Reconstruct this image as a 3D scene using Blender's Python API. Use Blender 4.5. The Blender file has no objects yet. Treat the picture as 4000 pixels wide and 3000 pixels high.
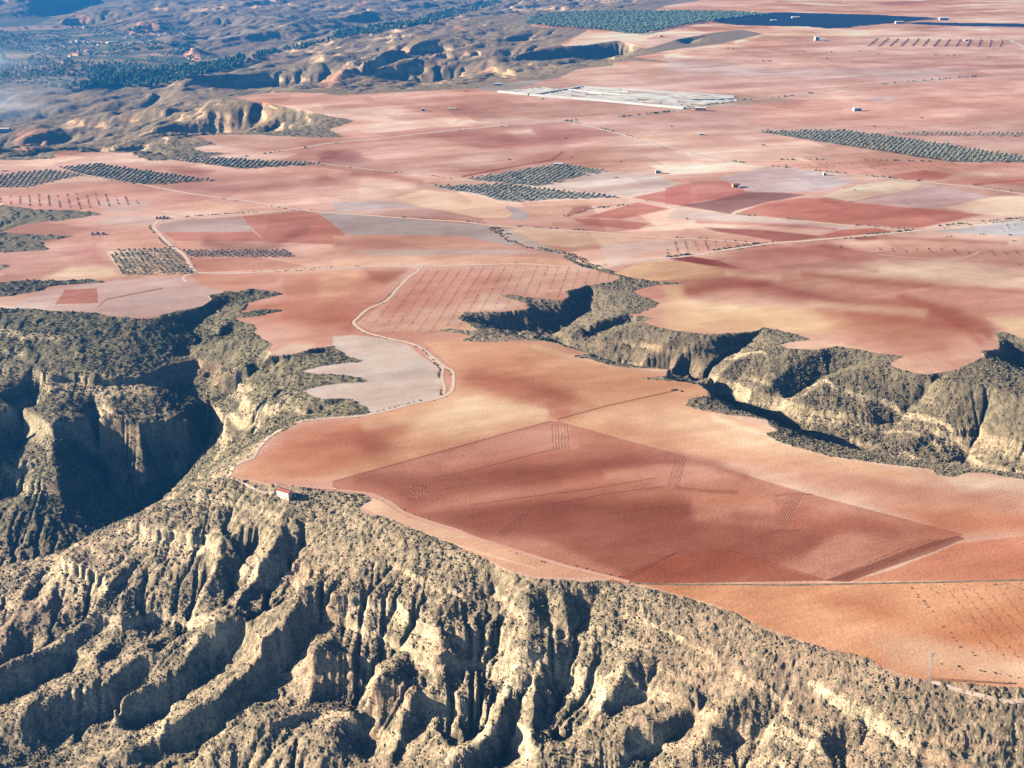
import bpy, math, random
import numpy as np
from mathutils import Vector, Matrix

random.seed(7)
RS = np.random.RandomState(11)
scene = bpy.context.scene

# ------------------------------------------------------------------ camera
CAM_H = 420.0
PITCH = math.radians(23.3)
FPX = 2371.8                     # focal length in units where the frame is 2212 wide
cam_data = bpy.data.cameras.new("camera")
cam = bpy.data.objects.new("camera", cam_data)
scene.collection.objects.link(cam)
cam_data.sensor_width = 36.0
cam_data.lens = 36.0 * FPX / 2212.0
cam_data.clip_start = 1.0
cam_data.clip_end = 30000.0
cam.location = (0, 0, CAM_H)
cam.rotation_euler = (math.radians(90) - PITCH, 0, 0)
scene.camera = cam

# ------------------------------------------------------------------ light
SUN_EL = math.radians(20.0)
SUN_AZ_VEC = Vector((-1.0, 0.09, 0)).normalized()      # horizontal direction towards the sun
world = bpy.data.worlds.new("World")
scene.world = world
world.use_nodes = True
nt = world.node_tree
bg = nt.nodes["Background"]
sky = nt.nodes.new("ShaderNodeTexSky")
sky.sky_type = 'NISHITA'
sky.sun_disc = False
sky.air_density = 0.4
sky.dust_density = 0.1
sky.sun_elevation = SUN_EL
sky.sun_rotation = math.atan2(SUN_AZ_VEC.x, SUN_AZ_VEC.y)
nt.links.new(sky.outputs[0], bg.inputs[0])
bg.inputs[1].default_value = 0.05
sun_data = bpy.data.lights.new("sun", 'SUN')
sun_data.energy = 5.0
sun_data.angle = math.radians(0.5)
sun_data.color = (1.0, 0.87, 0.70)
sun = bpy.data.objects.new("sun", sun_data)
scene.collection.objects.link(sun)
to_sun = (SUN_AZ_VEC * math.cos(SUN_EL) + Vector((0, 0, math.sin(SUN_EL))))
sun.rotation_euler = to_sun.to_track_quat('Z', 'Y').to_euler()
scene.view_settings.view_transform = 'Standard'
scene.view_settings.look = 'None'
scene.view_settings.exposure = 2.1
scene.view_settings.gamma = 1.0
scene.cycles.max_bounces = 4
scene.cycles.diffuse_bounces = 0
scene.cycles.volume_bounces = 0
scene.cycles.caustics_reflective = False
scene.cycles.caustics_refractive = False

# ------------------------------------------------------------------ noise
_T = RS.rand(256, 256).astype(np.float32)
def vnoise(x, y):
    xi = np.floor(x); yi = np.floor(y)
    fx = (x - xi).astype(np.float32); fy = (y - yi).astype(np.float32)
    fx = fx * fx * fx * (fx * (fx * 6 - 15) + 10); fy = fy * fy * fy * (fy * (fy * 6 - 15) + 10)
    a = xi.astype(np.int64) & 255; b = yi.astype(np.int64) & 255
    a1 = (a + 1) & 255; b1 = (b + 1) & 255
    v = (_T[b, a] * (1 - fx) + _T[b, a1] * fx) * (1 - fy) + (_T[b1, a] * (1 - fx) + _T[b1, a1] * fx) * fy
    return v * 2 - 1
def fbm(x, y, wl, octs=4, gain=0.5, seed=0.0):
    s = 0; amp = 1.0; n = 0
    c, sn = 0.8, 0.6
    x = x / wl + seed * 17.31; y = y / wl + seed * 9.7
    for o in range(octs):
        s = s + amp * vnoise(x, y); n += amp
        amp *= gain
        x, y = (x * c - y * sn) * 2.03 + 11.1, (x * sn + y * c) * 2.03 + 5.3
    return s / n
def sstep(a, b, v):
    t = np.clip((v - a) / (b - a), 0, 1)
    return t * t * (3 - 2 * t)

# ------------------------------------------------------------------ plateau surface and picking points on it
def zplat(x, y):
    return 3.2 * fbm(x, y, 420.0, 3, 0.45, 1.0) + 2.5 * vnoise(np.asarray(x) / 1500.0 + 3.3, np.asarray(y) / 1500.0 + 1.7)
CP, SP = math.cos(PITCH), math.sin(PITCH)
def ray(px, py):
    cx = (px - 1106.0) / FPX; cy = (829.5 - py) / FPX
    return cx, CP + cy * SP, -SP + cy * CP
def at_z(px, py, z):
    dx, dy, dz = ray(px, py)
    t = (z - CAM_H) / dz
    return dx * t, dy * t
def on_plat(px, py):
    z = 0.0
    for _ in range(6):
        x, y = at_z(px, py, z); z = float(zplat(np.array([x]), np.array([y]))[0])
    return x, y, z
def project(x, y, z):
    dz = z - CAM_H
    depth = y * CP - dz * SP
    up = y * SP + dz * CP
    return 1106.0 + FPX * x / depth, 829.5 - FPX * up / depth, depth

# ------------------------------------------------------------------ rims (where farmland ends), read off as ground points
RIM1 = [(2212,1490),(2100,1477),(2005,1468),(1950,1462),(1903,1448),(1882,1427),(1833,1411),(1735,1388),(1651,1357),(1588,1325),(1493,1295),
 (1377,1266),(1314,1257),(1244,1257),(1163,1250),(1135,1243),(1086,1229),(1062,1219),(1034,1203),(978,1178),(925,1159),(869,1133),(817,1115),
 (782,1107),(775,1094),(803,1079),(782,1066),(735,1064),(682,1056),(595,1045),(525,1037),(495,1030),(518,1000),(546,986),(560,961),(595,937),
 (647,912),(682,905),(774,898),(803,893),(790,878),(768,868),(763,860),(735,859),(700,862),(670,852),(654,845),(682,835),(740,828),(799,823),(770,813),(714,809),(680,806),(644,802),
 (700,790),(792,779),(754,772),(733,758),(721,748),(690,752),(630,765),(577,768),(585,745),(562,732),(546,720),(553,706),(525,697),(500,690),(560,682),
 (612,670),(560,668),(518,678),(535,655),(609,634),(574,628),(546,624),(507,631),(490,629),(465,636),(451,638),(455,650),(430,664),(378,673),(357,678),
 (336,687),(304,689),(273,685),(245,684),(210,677),(133,671),(70,668),(0,666),(-250,664)]
RIM1_W = [(-1500, 1190), (-1500, -400), (1500, -400), (1500, 420)]
RIM2 = [(2212,1037),(2120,1021),(2085,1024),(2050,1030),(2022,1024),(2012,1014),(1963,1010),(1858,996),(1770,979),(1711,965),(1676,951),(1653,937),
 (1683,930),(1662,919),(1658,909),(1613,900),(1571,897),(1515,886),(1480,877),(1490,863),(1532,853),(1525,842),(1508,830),(1473,824),(1430,822),(1380,816),
 (1436,813),(1450,799),(1384,795),(1331,792),(1296,783),(1237,769),(1272,764),(1237,753),(1198,741),(1174,736),(1104,734),(1086,737),(1020,739),(992,736),
 (1016,730),(1013,725),(943,715),(964,711),(1034,715),(999,695),(990,687),(1006,674),(1086,673),(1139,668),(1146,664),(1121,649),(1079,638),(1097,636),
 (1139,643),(1216,649),(1230,640),(1223,629),(1265,617),(1321,610),(1342,600),(1321,593),(1290,584),(1261,577),(1215,556),(1222,552),(1268,570),(1310,582),(1330,590),(1366,601),(1419,608),
 (1485,612),(1419,615),(1366,629),(1384,640),(1426,654),(1419,664),(1373,677),(1349,679),(1408,687),(1384,696),(1436,710),(1473,716),(1525,722),(1588,720),
 (1630,716),(1648,708),(1676,713),(1711,722),(1749,732),(1700,739),(1683,743),(1697,753),(1753,755),(1805,748),(1858,755),(1903,764),(1949,769),(1921,785),
 (1928,793),(1984,807),(2012,809),(2068,799),(2096,783),(2124,769),(2117,757),(2162,755),(2155,734),(2141,718),(2173,720),(2212,734),(2420,765),(2700,900),(2700,1040),(2420,1052)]
RIM_A = [(-200,610),(0,610),(63,605),(91,607),(189,603),(231,610),(115,617),(63,633),(0,642),(-200,660)]
RIM_B = [(-200,500),(0,503),(70,505),(105,508),(160,511),(133,515),(87,521),(103,540),(60,543),(0,546),(-200,560)]
RIM_C = [(-200,430),(0,442),(77,453),(196,455),(228,462),(196,468),(67,483),(35,489),(0,501),(-200,499)]
RIM_D = [(-200,566),(0,571),(25,575),(0,585),(-200,592)]
RIM4 = [(-400,352),(0,346),(53,346),(115,342),(119,326),(203,328),(280,329),(305,341),(325,348),(371,345),(437,341),(500,332),(430,328),(420,318),(469,313),(440,300),(420,293),
 (546,290),(595,294),(700,297),(742,296),(710,280),(766,261),(682,245),(658,238),(577,224),(500,210),(560,203),(595,200),(700,201),(719,206),(824,201),
 (999,192),(1027,191),(1069,182),(1104,178),(1202,170),(1244,150),(1321,142),(1328,133),(1370,130),(1454,135),(1366,123),(1471,105),(1560,94),(1648,73),
 (1600,64),(1545,70),(1480,82),(1398,105),(1331,87),(1279,96),(1219,100),(1209,95),(1250,76),(1272,64),(1230,61),(1150,58),(1139,40),(1174,30),(1265,26),(1409,24),
 (1440,12),(1500,3),(1600,-14),(1700,-30)]
RIM4_W = [(2600, 9600), (-6000, 9600), (-6000, 2300)]

# ------------------------------------------------------------------ ridges and valley floors: (px, py, height)
CON = [
 # big left gorge, its floor
 [(574,632,-2),(500,655,-6),(430,700,-13),(365,745,-18),(385,800,-32),(430,865,-50),(455,905,-63),(440,960,-82),(405,1030,-106),(330,1100,-122),(200,1200,-132),(0,1265,-140),(-300,1300,-150)],
 [(330,1100,-122),(300,1115,-124)],
 # crest of the long spur in front of it
 [(492,1034,-2),(440,1058,-8),(370,1092,-18),(300,1123,-28),(230,1160,-38),(160,1192,-50),(100,1225,-60),(40,1216,-58),(-60,1235,-64),(-300,1290,-80)],
 # hill on its far side
 [(248,690,-1),(262,738,-12),(292,800,-26),(345,862,-39),(408,906,-51),(440,925,-66)],
 [(-50,765,-20),(60,765,-19),(150,768,-19),(225,772,-18)],
 [(-50,862,-40),(60,878,-42),(150,888,-43),(230,898,-45),(320,902,-47),(408,906,-51)],
 [(150,700,-4),(170,768,-17),(200,830,-30),(260,895,-44)],[(40,700,-4),(60,765,-17),(110,840,-33)],
 [(85,835,-39),(62,930,-74),(20,1020,-102)],[(205,872,-46),(212,960,-80),(240,1060,-110)],
 [(120,893,-44),(110,960,-60),(130,1060,-92),(160,1130,-118)],[(0,900,-46),(-10,980,-68),(0,1090,-112)],
 [(300,912,-50),(310,1000,-84),(325,1080,-116)],[(370,915,-54),(372,980,-84),(372,1040,-108)],
 [(-250,700,-6),(-250,860,-42),(-250,1000,-95),(-280,1250,-140)],
 # spurs on its right side
 [(500,692,-0.7),(440,740,-15),(400,780,-32.6)],[(546,724,-1.4),(480,752,-13.6),(425,790,-32.6)],
 [(577,770,-1.4),(520,790,-12.2),(460,825,-32.6)],[(640,768,-2),(560,805,-17.7),(490,845,-35.4)],
 [(650,804,-1.4),(580,828,-13.6),(520,862,-30.6)],[(660,848,-1.4),(610,862,-9.5),(560,885,-23.8),(500,925,-42.2)],
 [(553,712,-4.1),(500,724,-13.6),(440,762,-31.3)],[(585,757,-4.8),(520,772,-17.7),(450,815,-39.4)],
 [(733,756,-2),(650,785,-16.3),(560,822,-28.6),(450,882,-57.1)],[(714,812,-2),(640,820,-12.2),(560,858,-31.3),(470,905,-58.5)],
 [(764,866,-2),(700,885,-9.5),(640,900,-15),(560,930,-34),(470,960,-61.2)],
 # slope in the foreground, its foot
 [(-60,1600,-118),(60,1640,-118),(300,1690,-116),(600,1760,-106),(900,1800,-96),(1200,1830,-90),(1500,1860,-80),(1900,1880,-60),(2300,1900,-52)],
 [(0,1560,-108),(120,1600,-112)],
 # right canyon
 [(1240,565,-2),(1290,592,-5),(1268,640,-12),(1250,690,-20),(1190,728,-26),(1230,762,-32),(1320,795,-36),(1400,808,-38),(1480,820,-42),(1555,860,-45),(1640,908,-51),(1750,958,-57),(1860,988,-58),(2000,1010,-55),(2212,1034,-55),(2500,1060,-62)],
 [(1020,700,-6.6),(1100,712,-17.2),(1190,728,-26)],
 [(1349,682,-0.7),(1300,694,-4.6),(1244,713,-11.9),(1200,728,-22.4)],
 [(1401,708,-1.3),(1345,712,-5.9),(1300,735,-15.8),(1280,760,-27.7)],
 [(1420,698,-2),(1360,700,-9.2),(1262,735,-25.1)],
 [(1690,746,0),(1606,776,-10.6),(1540,815,-23.8),(1510,828,-31.7)],
 [(1480,722,-1.3),(1440,745,-9.2),(1390,780,-25.1)],[(1560,724,-0.7),(1500,752,-10.6),(1450,788,-25.1)],
 [(1645,716,-2),(1605,752,-15.8),(1530,800,-27.7),(1480,815,-33)],
 [(1918,788,0),(1850,803,-6.6),(1788,822,-14.5),(1728,860,-27.7),(1660,890,-43.6)],
 [(1945,772,-1.3),(1850,790,-11.9),(1770,820,-23.8),(1700,868,-38.3)],
 [(1770,757,-0.7),(1720,790,-11.9),(1650,840,-26.4),(1600,865,-37)],
 [(2012,811,0),(2100,836,-5.3),(2212,862,-9.2),(2350,900,-13.2),(2700,970,-18.5)],
 [(2030,830,-10.6),(1960,890,-34.3),(1900,950,-52.8)],[(2140,860,-13.2),(2120,920,-34.3),(2080,1000,-59.4)],
 [(2130,762,-2.6),(2160,790,-18.5),(2212,812,-33),(2350,850,-52.8),(2600,900,-66)],
 [(1450,870,-33),(1560,884,-37)],
 # small ravines on the left edge
 [(200,606,-2),(100,617,-12),(0,628,-24),(-200,640,-40)],
 [(150,512,-2),(60,520,-12),(0,530,-22),(-200,540,-40)],
 [(220,462,-2),(100,468,-14),(0,480,-30),(-200,490,-50)],
 [(20,577,-3),(-200,580,-25)],
 # far hills and valley
 [(0,182,-150),(150,172,-150),(280,155,-148),(400,138,-145),(600,103,-135),(774,60,-122),(900,35,-110),(1060,-6,-100)],
 [(0,112,-155),(200,112,-150),(330,118,-146),(420,125,-140)],[(0,80,-155),(120,77,-150),(300,88,-145)],[(-400,120,-158),(-400,60,-160)],
 [(115,56,-146),(160,58,-150),(206,56,-150)],[(133,42,-112),(160,30,-94),(250,20,-80),(350,21,-84),(480,34,-98),(600,42,-100),(720,18,-90)],
 [(200,73,-146),(300,73,-143),(380,74,-138),(470,62,-130),(600,60,-125),(720,40,-118)],
 [(286,60,-122),(300,48,-94),(330,44,-88),(348,50,-96),(364,68,-135)],[(276,75,-150),(320,76,-150),(360,75,-150)],[(404,105,-106),(415,103,-103),(427,104,-105)],[(394,120,-150),(414,133,-150),(436,132,-150)],[(36,284,-84),(70,275,-76),(103,278,-78)],[(26,322,-120),(60,326,-120),(94,322,-116)],
 [(-100,-10,-40),(0,2,-60),(80,-6,-50),(200,-30,-60)],[(0,62,-150),(80,54,-148),(170,6,-140),(300,-10,-130)],
 [(252,108,-134),(378,96,-118),(525,78,-100),(650,52,-88),(774,32,-80),(900,2,-72)],
 [(450,116,-138),(540,100,-128),(660,78,-120),(800,45,-110)],
 [(60,205,-128),(245,197,-104),(330,192,-96),(427,172,-72),(520,158,-62),(595,140,-55),(690,112,-50),(774,86,-46),(859,62,-40),(943,49,-34),(1034,44,-24),(1121,40,-10)],
 [(0,248,-118),(120,232,-108),(245,214,-98),(385,200,-84),(430,196,-90)],
 [(0,222,-142),(150,214,-130),(300,202,-114),(400,190,-100)],
 [(0,272,-140),(150,262,-134),(300,243,-128),(430,214,-124),(600,199,-125),(740,200,-118),(850,193,-108),(1000,182,-96),(1130,163,-80),(1240,140,-58),(1300,128,-46),(1400,113,-30),(1500,92,-16),(1640,72,-4)],
 [(500,211,-1),(385,227,-25),(245,244,-62),(140,264,-92),(60,274,-100)],
 [(577,226,-3),(455,240,-18),(385,264,-40),(297,292,-58),(200,312,-68),(105,326,-74),(0,334,-80)],
 [(470,222,-14),(400,240,-40),(280,268,-80),(180,290,-100),(30,318,-118),(-200,330,-120)],
 [(575,232,-10),(574,256,-40),(545,285,-58),(480,290,-64),(400,296,-72),(200,332,-90),(0,352,-105)],
 [(640,240,-4),(610,262,-16),(585,284,-26)],[(700,262,-2),(650,270,-14),(560,290,-30)],[(675,250,-6),(630,262,-22),(590,280,-38)],
 [(469,312,0),(380,294,-6),(290,301,-22),(203,327,-34)],[(380,335,0),(300,330,-14),(203,330,-30),(110,335,-60)],
 [(690,190,-70),(700,168,-42),(726,154,-26),(824,114,-16),(929,87,-12),(1034,59,-8),(1121,44,-4)],
 [(1150,60,-1),(1060,96,-22),(960,118,-32),(850,138,-44),(740,168,-62)],
 [(1200,72,-8),(1120,92,-34),(1000,122,-56),(860,158,-84),(800,185,-105)],
 [(1209,96,0),(1139,112,-8),(1069,130,-22),(1010,150,-46),(960,172,-80)],
 [(1090,62,-12),(980,92,-26),(840,128,-48),(760,150,-56)],
 [(1270,94,-2),(1200,112,-24),(1120,140,-60)],
 [(1200,10,-60),(1000,20,-80),(1300,-10,-70)],
]

# ------------------------------------------------------------------ raster tools
class Grid:
    def __init__(s, x0, y0, x1, y1, d):
        s.x0, s.y0, s.d = x0, y0, float(d)
        s.nx = int((x1 - x0) / d) + 1; s.ny = int((y1 - y0) / d) + 1
        s.X, s.Y = np.meshgrid(x0 + np.arange(s.nx) * s.d, y0 + np.arange(s.ny) * s.d)
    def ij(s, x, y):
        return np.round((y - s.y0) / s.d).astype(int), np.round((x - s.x0) / s.d).astype(int)
    def sample(s, A, x, y):
        u = np.clip((x - s.x0) / s.d, 0, s.nx - 1.001); v = np.clip((y - s.y0) / s.d, 0, s.ny - 1.001)
        i = v.astype(np.int64); j = u.astype(np.int64); fv = v - i; fu = u - j
        return (A[i, j] * (1 - fu) + A[i, j + 1] * fu) * (1 - fv) + (A[i + 1, j] * (1 - fu) + A[i + 1, j + 1] * fu) * fv
    def smooth_sample(s, A, x, y):                         # quadratic B-spline: no facets between cells
        u = np.clip((x - s.x0) / s.d, 1, s.nx - 2.001); v = np.clip((y - s.y0) / s.d, 1, s.ny - 2.001)
        i = np.round(v).astype(np.int64); j = np.round(u).astype(np.int64); a = v - i; b = u - j
        wy = [(0.5 - a) ** 2 / 2, 0.75 - a * a, (0.5 + a) ** 2 / 2]; wx = [(0.5 - b) ** 2 / 2, 0.75 - b * b, (0.5 + b) ** 2 / 2]
        r = 0
        for p in range(3):
            for q in range(3):
                r = r + A[i + p - 1, j + q - 1] * wy[p] * wx[q]
        return r
def inside(poly, x, y):
    """even-odd test for arrays"""
    res = np.zeros(x.shape, bool)
    P = np.array(poly, float)
    m = (x >= P[:, 0].min()) & (x <= P[:, 0].max()) & (y >= P[:, 1].min()) & (y <= P[:, 1].max())
    xs, ys = x[m], y[m]
    r = np.zeros(xs.shape, bool)
    n = len(P)
    for k in range(n):
        xa, ya = P[k]; xb, yb = P[(k + 1) % n]
        if ya == yb: continue
        c = (ya > ys) != (yb > ys)
        r ^= c & (xs < (xb - xa) * (ys - ya) / (yb - ya) + xa)
    res[m] = r
    return res
def dist_poly(pts, x, y, closed=False):
    P = np.array(pts, float); d = np.full(x.shape, 1e18)
    n = len(P)
    for k in range(n if closed else n - 1):
        a = P[k]; b = P[(k + 1) % n]; ab = b - a; L = max(ab @ ab, 1e-9)
        t = np.clip(((x - a[0]) * ab[0] + (y - a[1]) * ab[1]) / L, 0, 1)
        d = np.minimum(d, (x - a[0] - t * ab[0]) ** 2 + (y - a[1] - t * ab[1]) ** 2)
    return np.sqrt(d)
def put_line(G, val, fix, pts):
    for (xa, ya, za), (xb, yb, zb) in zip(pts[:-1], pts[1:]):
        n = int(math.hypot(xb - xa, yb - ya) / (G.d * 0.5)) + 2
        t = np.linspace(0, 1, n)
        i, j = G.ij(xa + (xb - xa) * t, ya + (yb - ya) * t)
        z = za + (zb - za) * t
        ok = (i >= 0) & (i < G.ny) & (j >= 0) & (j < G.nx)
        i, j, z = i[ok], j[ok], z[ok]
        val[i, j] = z; fix[i, j] = True
def relax(z, val, fix, n):
    for _ in range(n):
        p = np.pad(z, 1, mode='edge')
        z = 0.25 * (p[:-2, 1:-1] + p[2:, 1:-1] + p[1:-1, :-2] + p[1:-1, 2:])
        z[fix] = val[fix]
    return z
def laplace(val, fix, levels, n0=250, n=40):
    stack = [(val, fix)]
    for _ in range(levels):
        v, f = stack[-1]
        ny, nx = (v.shape[0] + 1) // 2 * 2, (v.shape[1] + 1) // 2 * 2
        V = np.zeros((ny, nx)); F = np.zeros((ny, nx))
        V[:v.shape[0], :v.shape[1]] = v * f; F[:v.shape[0], :v.shape[1]] = f
        V = V.reshape(ny // 2, 2, nx // 2, 2).sum((1, 3)); F = F.reshape(ny // 2, 2, nx // 2, 2).sum((1, 3))
        stack.append((V / np.maximum(F, 1), F > 0))
    v, f = stack[-1]
    z = np.where(f, v, v[f].mean() if f.any() else 0)
    z = relax(z, v, f, n0)
    for v, f in stack[-2::-1]:
        z = np.repeat(np.repeat(z, 2, 0), 2, 1)[:v.shape[0], :v.shape[1]]
        z = np.where(f, v, z)
        z = relax(z, v, f, n)
    return z
SH = [(-1,0),(1,0),(0,-1),(0,1),(-1,-1),(-1,1),(1,-1),(1,1)]
def erode(z, K, d, iters, every=1, maxF=0.6, lap_w=0.10):
    """stream-power incision with flow gathered by pointer doubling; K is a per-cell strength (0 = rock solid)"""
    ny, nx = z.shape; N = ny * nx; idx = np.arange(N).reshape(ny, nx)
    A = None
    for it in range(iters):
        if it % every == 0:
            p = np.pad(z, 1, constant_values=1e6); best = np.full(z.shape, 1e-6); rec = idx.copy()
            lo = np.full(z.shape, 1e9)
            for di, dj in SH:
                nb = p[1 + di:1 + di + ny, 1 + dj:1 + dj + nx]
                s = (z - nb) / (d * math.hypot(di, dj))
                m = s > best
                best[m] = s[m]; rec[m] = idx[m] + di * nx + dj
                lo = np.minimum(lo, nb)
            pit = (lo > z) & (K > 0)
            z[pit] = lo[pit] + 0.01
            r = rec.ravel().copy(); A = np.ones(N); roots = r == np.arange(N)
            live = ~roots; jump = r.copy(); src = np.arange(N)[live]
            for _ in range(11):
                tgt = jump[src]
                add = np.bincount(tgt, weights=A[src], minlength=N)
                A = A + add
                j2 = jump[jump[src]]
                keep = ~roots[tgt]
                jump[src] = j2
                src = src[keep]
                if len(src) == 0: break
            A = A.reshape(ny, nx) * d * d
        F = np.minimum(K * np.maximum(np.sqrt(A) - 1.8 * d, 0) / d, maxF)
        z = (z + F * z.ravel()[rec]) / (1 + F)
        # loose slopes slump
        p = np.pad(z, 1, mode='edge')
        lap = 0.25 * (p[:-2, 1:-1] + p[2:, 1:-1] + p[1:-1, :-2] + p[1:-1, 2:]) - z
        z = z + (lap_w * (K > 0)) * lap
    return z, A

# ------------------------------------------------------------------ coarse ground, 8 m cells, 9 km deep
G8 = Grid(-4800, 60, 4800, 9300, 8)
def wpoly(px, extra=()):
    return [on_plat(*p)[:2] for p in px] + list(extra)
POLYS = [wpoly(RIM1, RIM1_W), wpoly(RIM2), wpoly(RIM_A), wpoly(RIM_B), wpoly(RIM_C), wpoly(RIM_D), wpoly(RIM4, RIM4_W)]
def cut_mask(x, y):
    m = np.zeros(x.shape, bool)
    wx = x + 3.0 * fbm(x, y, 26, 3, 0.6, 5.0); wy = y + 3.0 * fbm(x, y, 26, 3, 0.6, 6.0)
    for P in POLYS: m |= inside(P, wx, wy)
    return m
# a slightly larger scrub mask is used for colour; the drop begins just inside the rim
ZP8 = zplat(G8.X, G8.Y)
cut8 = cut_mask(G8.X, G8.Y)
val = np.where(cut8, 0, ZP8); fix = ~cut8
def cline(l):
    o = []
    for a, b, z in l:
        x, y = at_z(a, b, z); o.append((x, y, z))
    return o
for l in CON: put_line(G8, val, fix, cline(l))
put_line(G8, val, fix, [(-1200, 330, -160), (1200, 330, -140)])
put_line(G8, val, fix, [(-1200, 100, -180), (1200, 100, -180)])
put_line(G8, val, fix, [(-4700, 8900, -90), (-2500, 9250, -60), (0, 9250, -60), (2200, 9250, -30)])
Z8 = laplace(val, fix, 5)
base8 = Z8.copy()
dep8 = np.clip(ZP8 - Z8, 0, 200)
# relief of its own
floor8 = sstep(-138, -120, Z8)
Z8n = Z8 + cut8 * floor8 * np.minimum(dep8, 30) / 30 * (30 * fbm(G8.X, G8.Y, 360, 5, 0.6, 2.0) - 38 * np.abs(fbm((G8.X * .5 + G8.Y * .87) * .45, G8.X * .87 - G8.Y * .5, 210, 4, 0.55, 2.7)) + 10)
K8 = np.where(cut8, 0.02, 0.0)
Z8e, A8 = erode(Z8n.copy(), K8, 8.0, 30, every=2, lap_w=0.05)
Z8e = np.where(cut8, Z8e, ZP8)

# ------------------------------------------------------------------ fine ground for the near slopes and canyons, 2 m cells
G2 = Grid(-860, 300, 960, 1600, 1.6)
cut2 = cut_mask(G2.X, G2.Y)
ZP2 = zplat(G2.X, G2.Y)
val = np.where(cut2, 0, ZP2); fix = ~cut2
for l in CON: put_line(G2, val, fix, cline(l))
put_line(G2, val, fix, [(-1200, 330, -160), (1200, 330, -140)])
edge = np.zeros_like(fix); edge[0, :] = edge[-1, :] = True; edge[:, 0] = edge[:, -1] = True
val = np.where(edge & ~fix, G8.sample(base8, G2.X, G2.Y), val); fix = fix | edge
S2 = laplace(val, fix, 6)
# ridges and gullies of the slope in the foreground, as offsets from its mean surface
RIDGES = [
 ([(259,1238),(182,1315),(87,1392),(0,1441),(-60,1470)],10),([(245,1343),(192,1441),(140,1476),(0,1574)],9),([(395,1371),(304,1423),(210,1476),(105,1511),(0,1590)],9),
 ([(690,1240),(647,1287),(518,1329),(430,1362),(409,1399),(381,1441),(332,1469),(266,1511),(245,1546)],12),
 ([(760,1290),(647,1318),(574,1378),(525,1434),(455,1493),(350,1574),(196,1651)],13),([(735,1330),(690,1400),(655,1476),(535,1546),(420,1633)],11),
 ([(876,1386),(830,1450),(774,1511),(647,1574),(577,1651)],10),([(930,1330),(960,1420),(900,1490),(870,1540),(840,1640)],6),
 ([(1076,1556),(981,1609),(929,1658)],12),([(1125,1290),(1139,1336),(1132,1399),(1104,1430),(1086,1511),(1076,1556)],7),
 ([(1210,1290),(1230,1350),(1180,1400),(1150,1450),(1150,1520),(1140,1600)],6),([(1380,1420),(1330,1480),(1290,1520),(1250,1600),(1226,1640)],8),
 ([(1490,1510),(1420,1560),(1349,1585),(1226,1626),(1132,1660)],9),([(60,1240),(40,1300),(10,1380),(0,1400)],6),([(380,1100),(330,1160),(270,1230),(259,1238)],3),
 ([(480,1140),(470,1200),(440,1270),(430,1300)],4),([(610,1110),(600,1170),(560,1230),(510,1280),(460,1330)],6),
 ([(1640,1470),(1560,1545),(1500,1600),(1450,1660)],7),([(1850,1540),(1760,1590),(1700,1660)],6),([(2000,1600),(1960,1660)],5),
 ([(800,1160),(780,1240),(735,1325)],4),([(140,1210),(100,1280),(30,1340),(-60,1390)],8)]
GULLIES = [
 ([(500,1090),(472,1255),(413,1336),(385,1406),(350,1451),(245,1549),(120,1620)],15),([(224,1340),(190,1400),(150,1468),(60,1510),(-40,1540)],14),
 ([(590,1340),(560,1371),(490,1440),(434,1504),(300,1570),(150,1640)],15),([(690,1345),(647,1406),(590,1480),(540,1535),(430,1610),(330,1670)],16),
 ([(402,1180),(367,1301),(371,1357),(290,1400),(224,1450)],9),([(1146,1248),(1075,1283),(1052,1336),(1086,1385),(1060,1430),(1058,1476),(1066,1520),(1040,1570),(1010,1600)],15),
 ([(1170,1276),(1176,1357)],7),([(1296,1266),(1265,1357),(1219,1399),(1216,1458),(1205,1511),(1165,1590),(1110,1640)],13),
 ([(800,1470),(770,1511),(790,1580),(800,1651)],15),([(876,1378),(820,1440),(740,1500),(640,1540),(520,1600),(420,1660)],12),([(1115,1520),(1100,1590),(1080,1660)],16),
 ([(1440,1475),(1380,1530),(1310,1555),(1220,1600)],11),([(1570,1500),(1500,1560),(1430,1610),(1360,1650)],9),([(1740,1500),(1660,1560),(1580,1620)],7),
 ([(1900,1570),(1830,1620),(1790,1660)],6),([(320,1190),(270,1270),(210,1330),(120,1400),(0,1480)],10),([(90,1270),(50,1320),(0,1360),(-60,1400)],10),
 ([(560,1130),(545,1190),(500,1260)],8),([(650,1130),(660,1190),(600,1250),(540,1300),(470,1335)],8),([(920,1460),(910,1530),(880,1600),(850,1660)],7),([(700,1240),(600,1290),(520,1310)],4)]
def hit_surface(px, py, A, G, off, t0=300.0, t1=1700.0):
    dx, dy, dz = ray(px, py)
    t = np.linspace(t0, t1, 1400)
    g = CAM_H + dz * t - (G.sample(A, dx * t, dy * t) + off)
    k = np.argmax(g < 0) if (g < 0).any() else len(t) - 1
    return dx * t[k], dy * t[k]
val = np.zeros(S2.shape); fix = ~cut2 | edge
for l, sgn in [(RIDGES, 1.0), (GULLIES, -1.0)]:
    for pts, a in l:
        o = []
        for k, (px, py) in enumerate(pts):
            f = a * (0.25 if k == 0 else 1.0) * sgn
            x, y = hit_surface(px, py, S2, G2, f); o.append((x, y, f))
        # keep offsets away from the rim itself
        v2 = val.copy(); f2 = np.zeros_like(fix); put_line(G2, v2, f2, o)
        m = f2 & ~fix
        val[m] = v2[m]; fix[m] = True
O2 = laplace(val, fix, 6)
S2b = S2.copy(); O2 = G2.sample(O2, G2.X + 4.5 * fbm(G2.X, G2.Y, 20, 3, 0.65, 84), G2.Y + 4.5 * fbm(G2.X, G2.Y, 20, 3, 0.65, 85)) * (1 + 0.7 * fbm(G2.X, G2.Y, 40, 3, 0.6, 86))
S2 = S2 + 0.78 * O2
dep2 = np.clip(ZP2 - S2, 0, 200)
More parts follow.
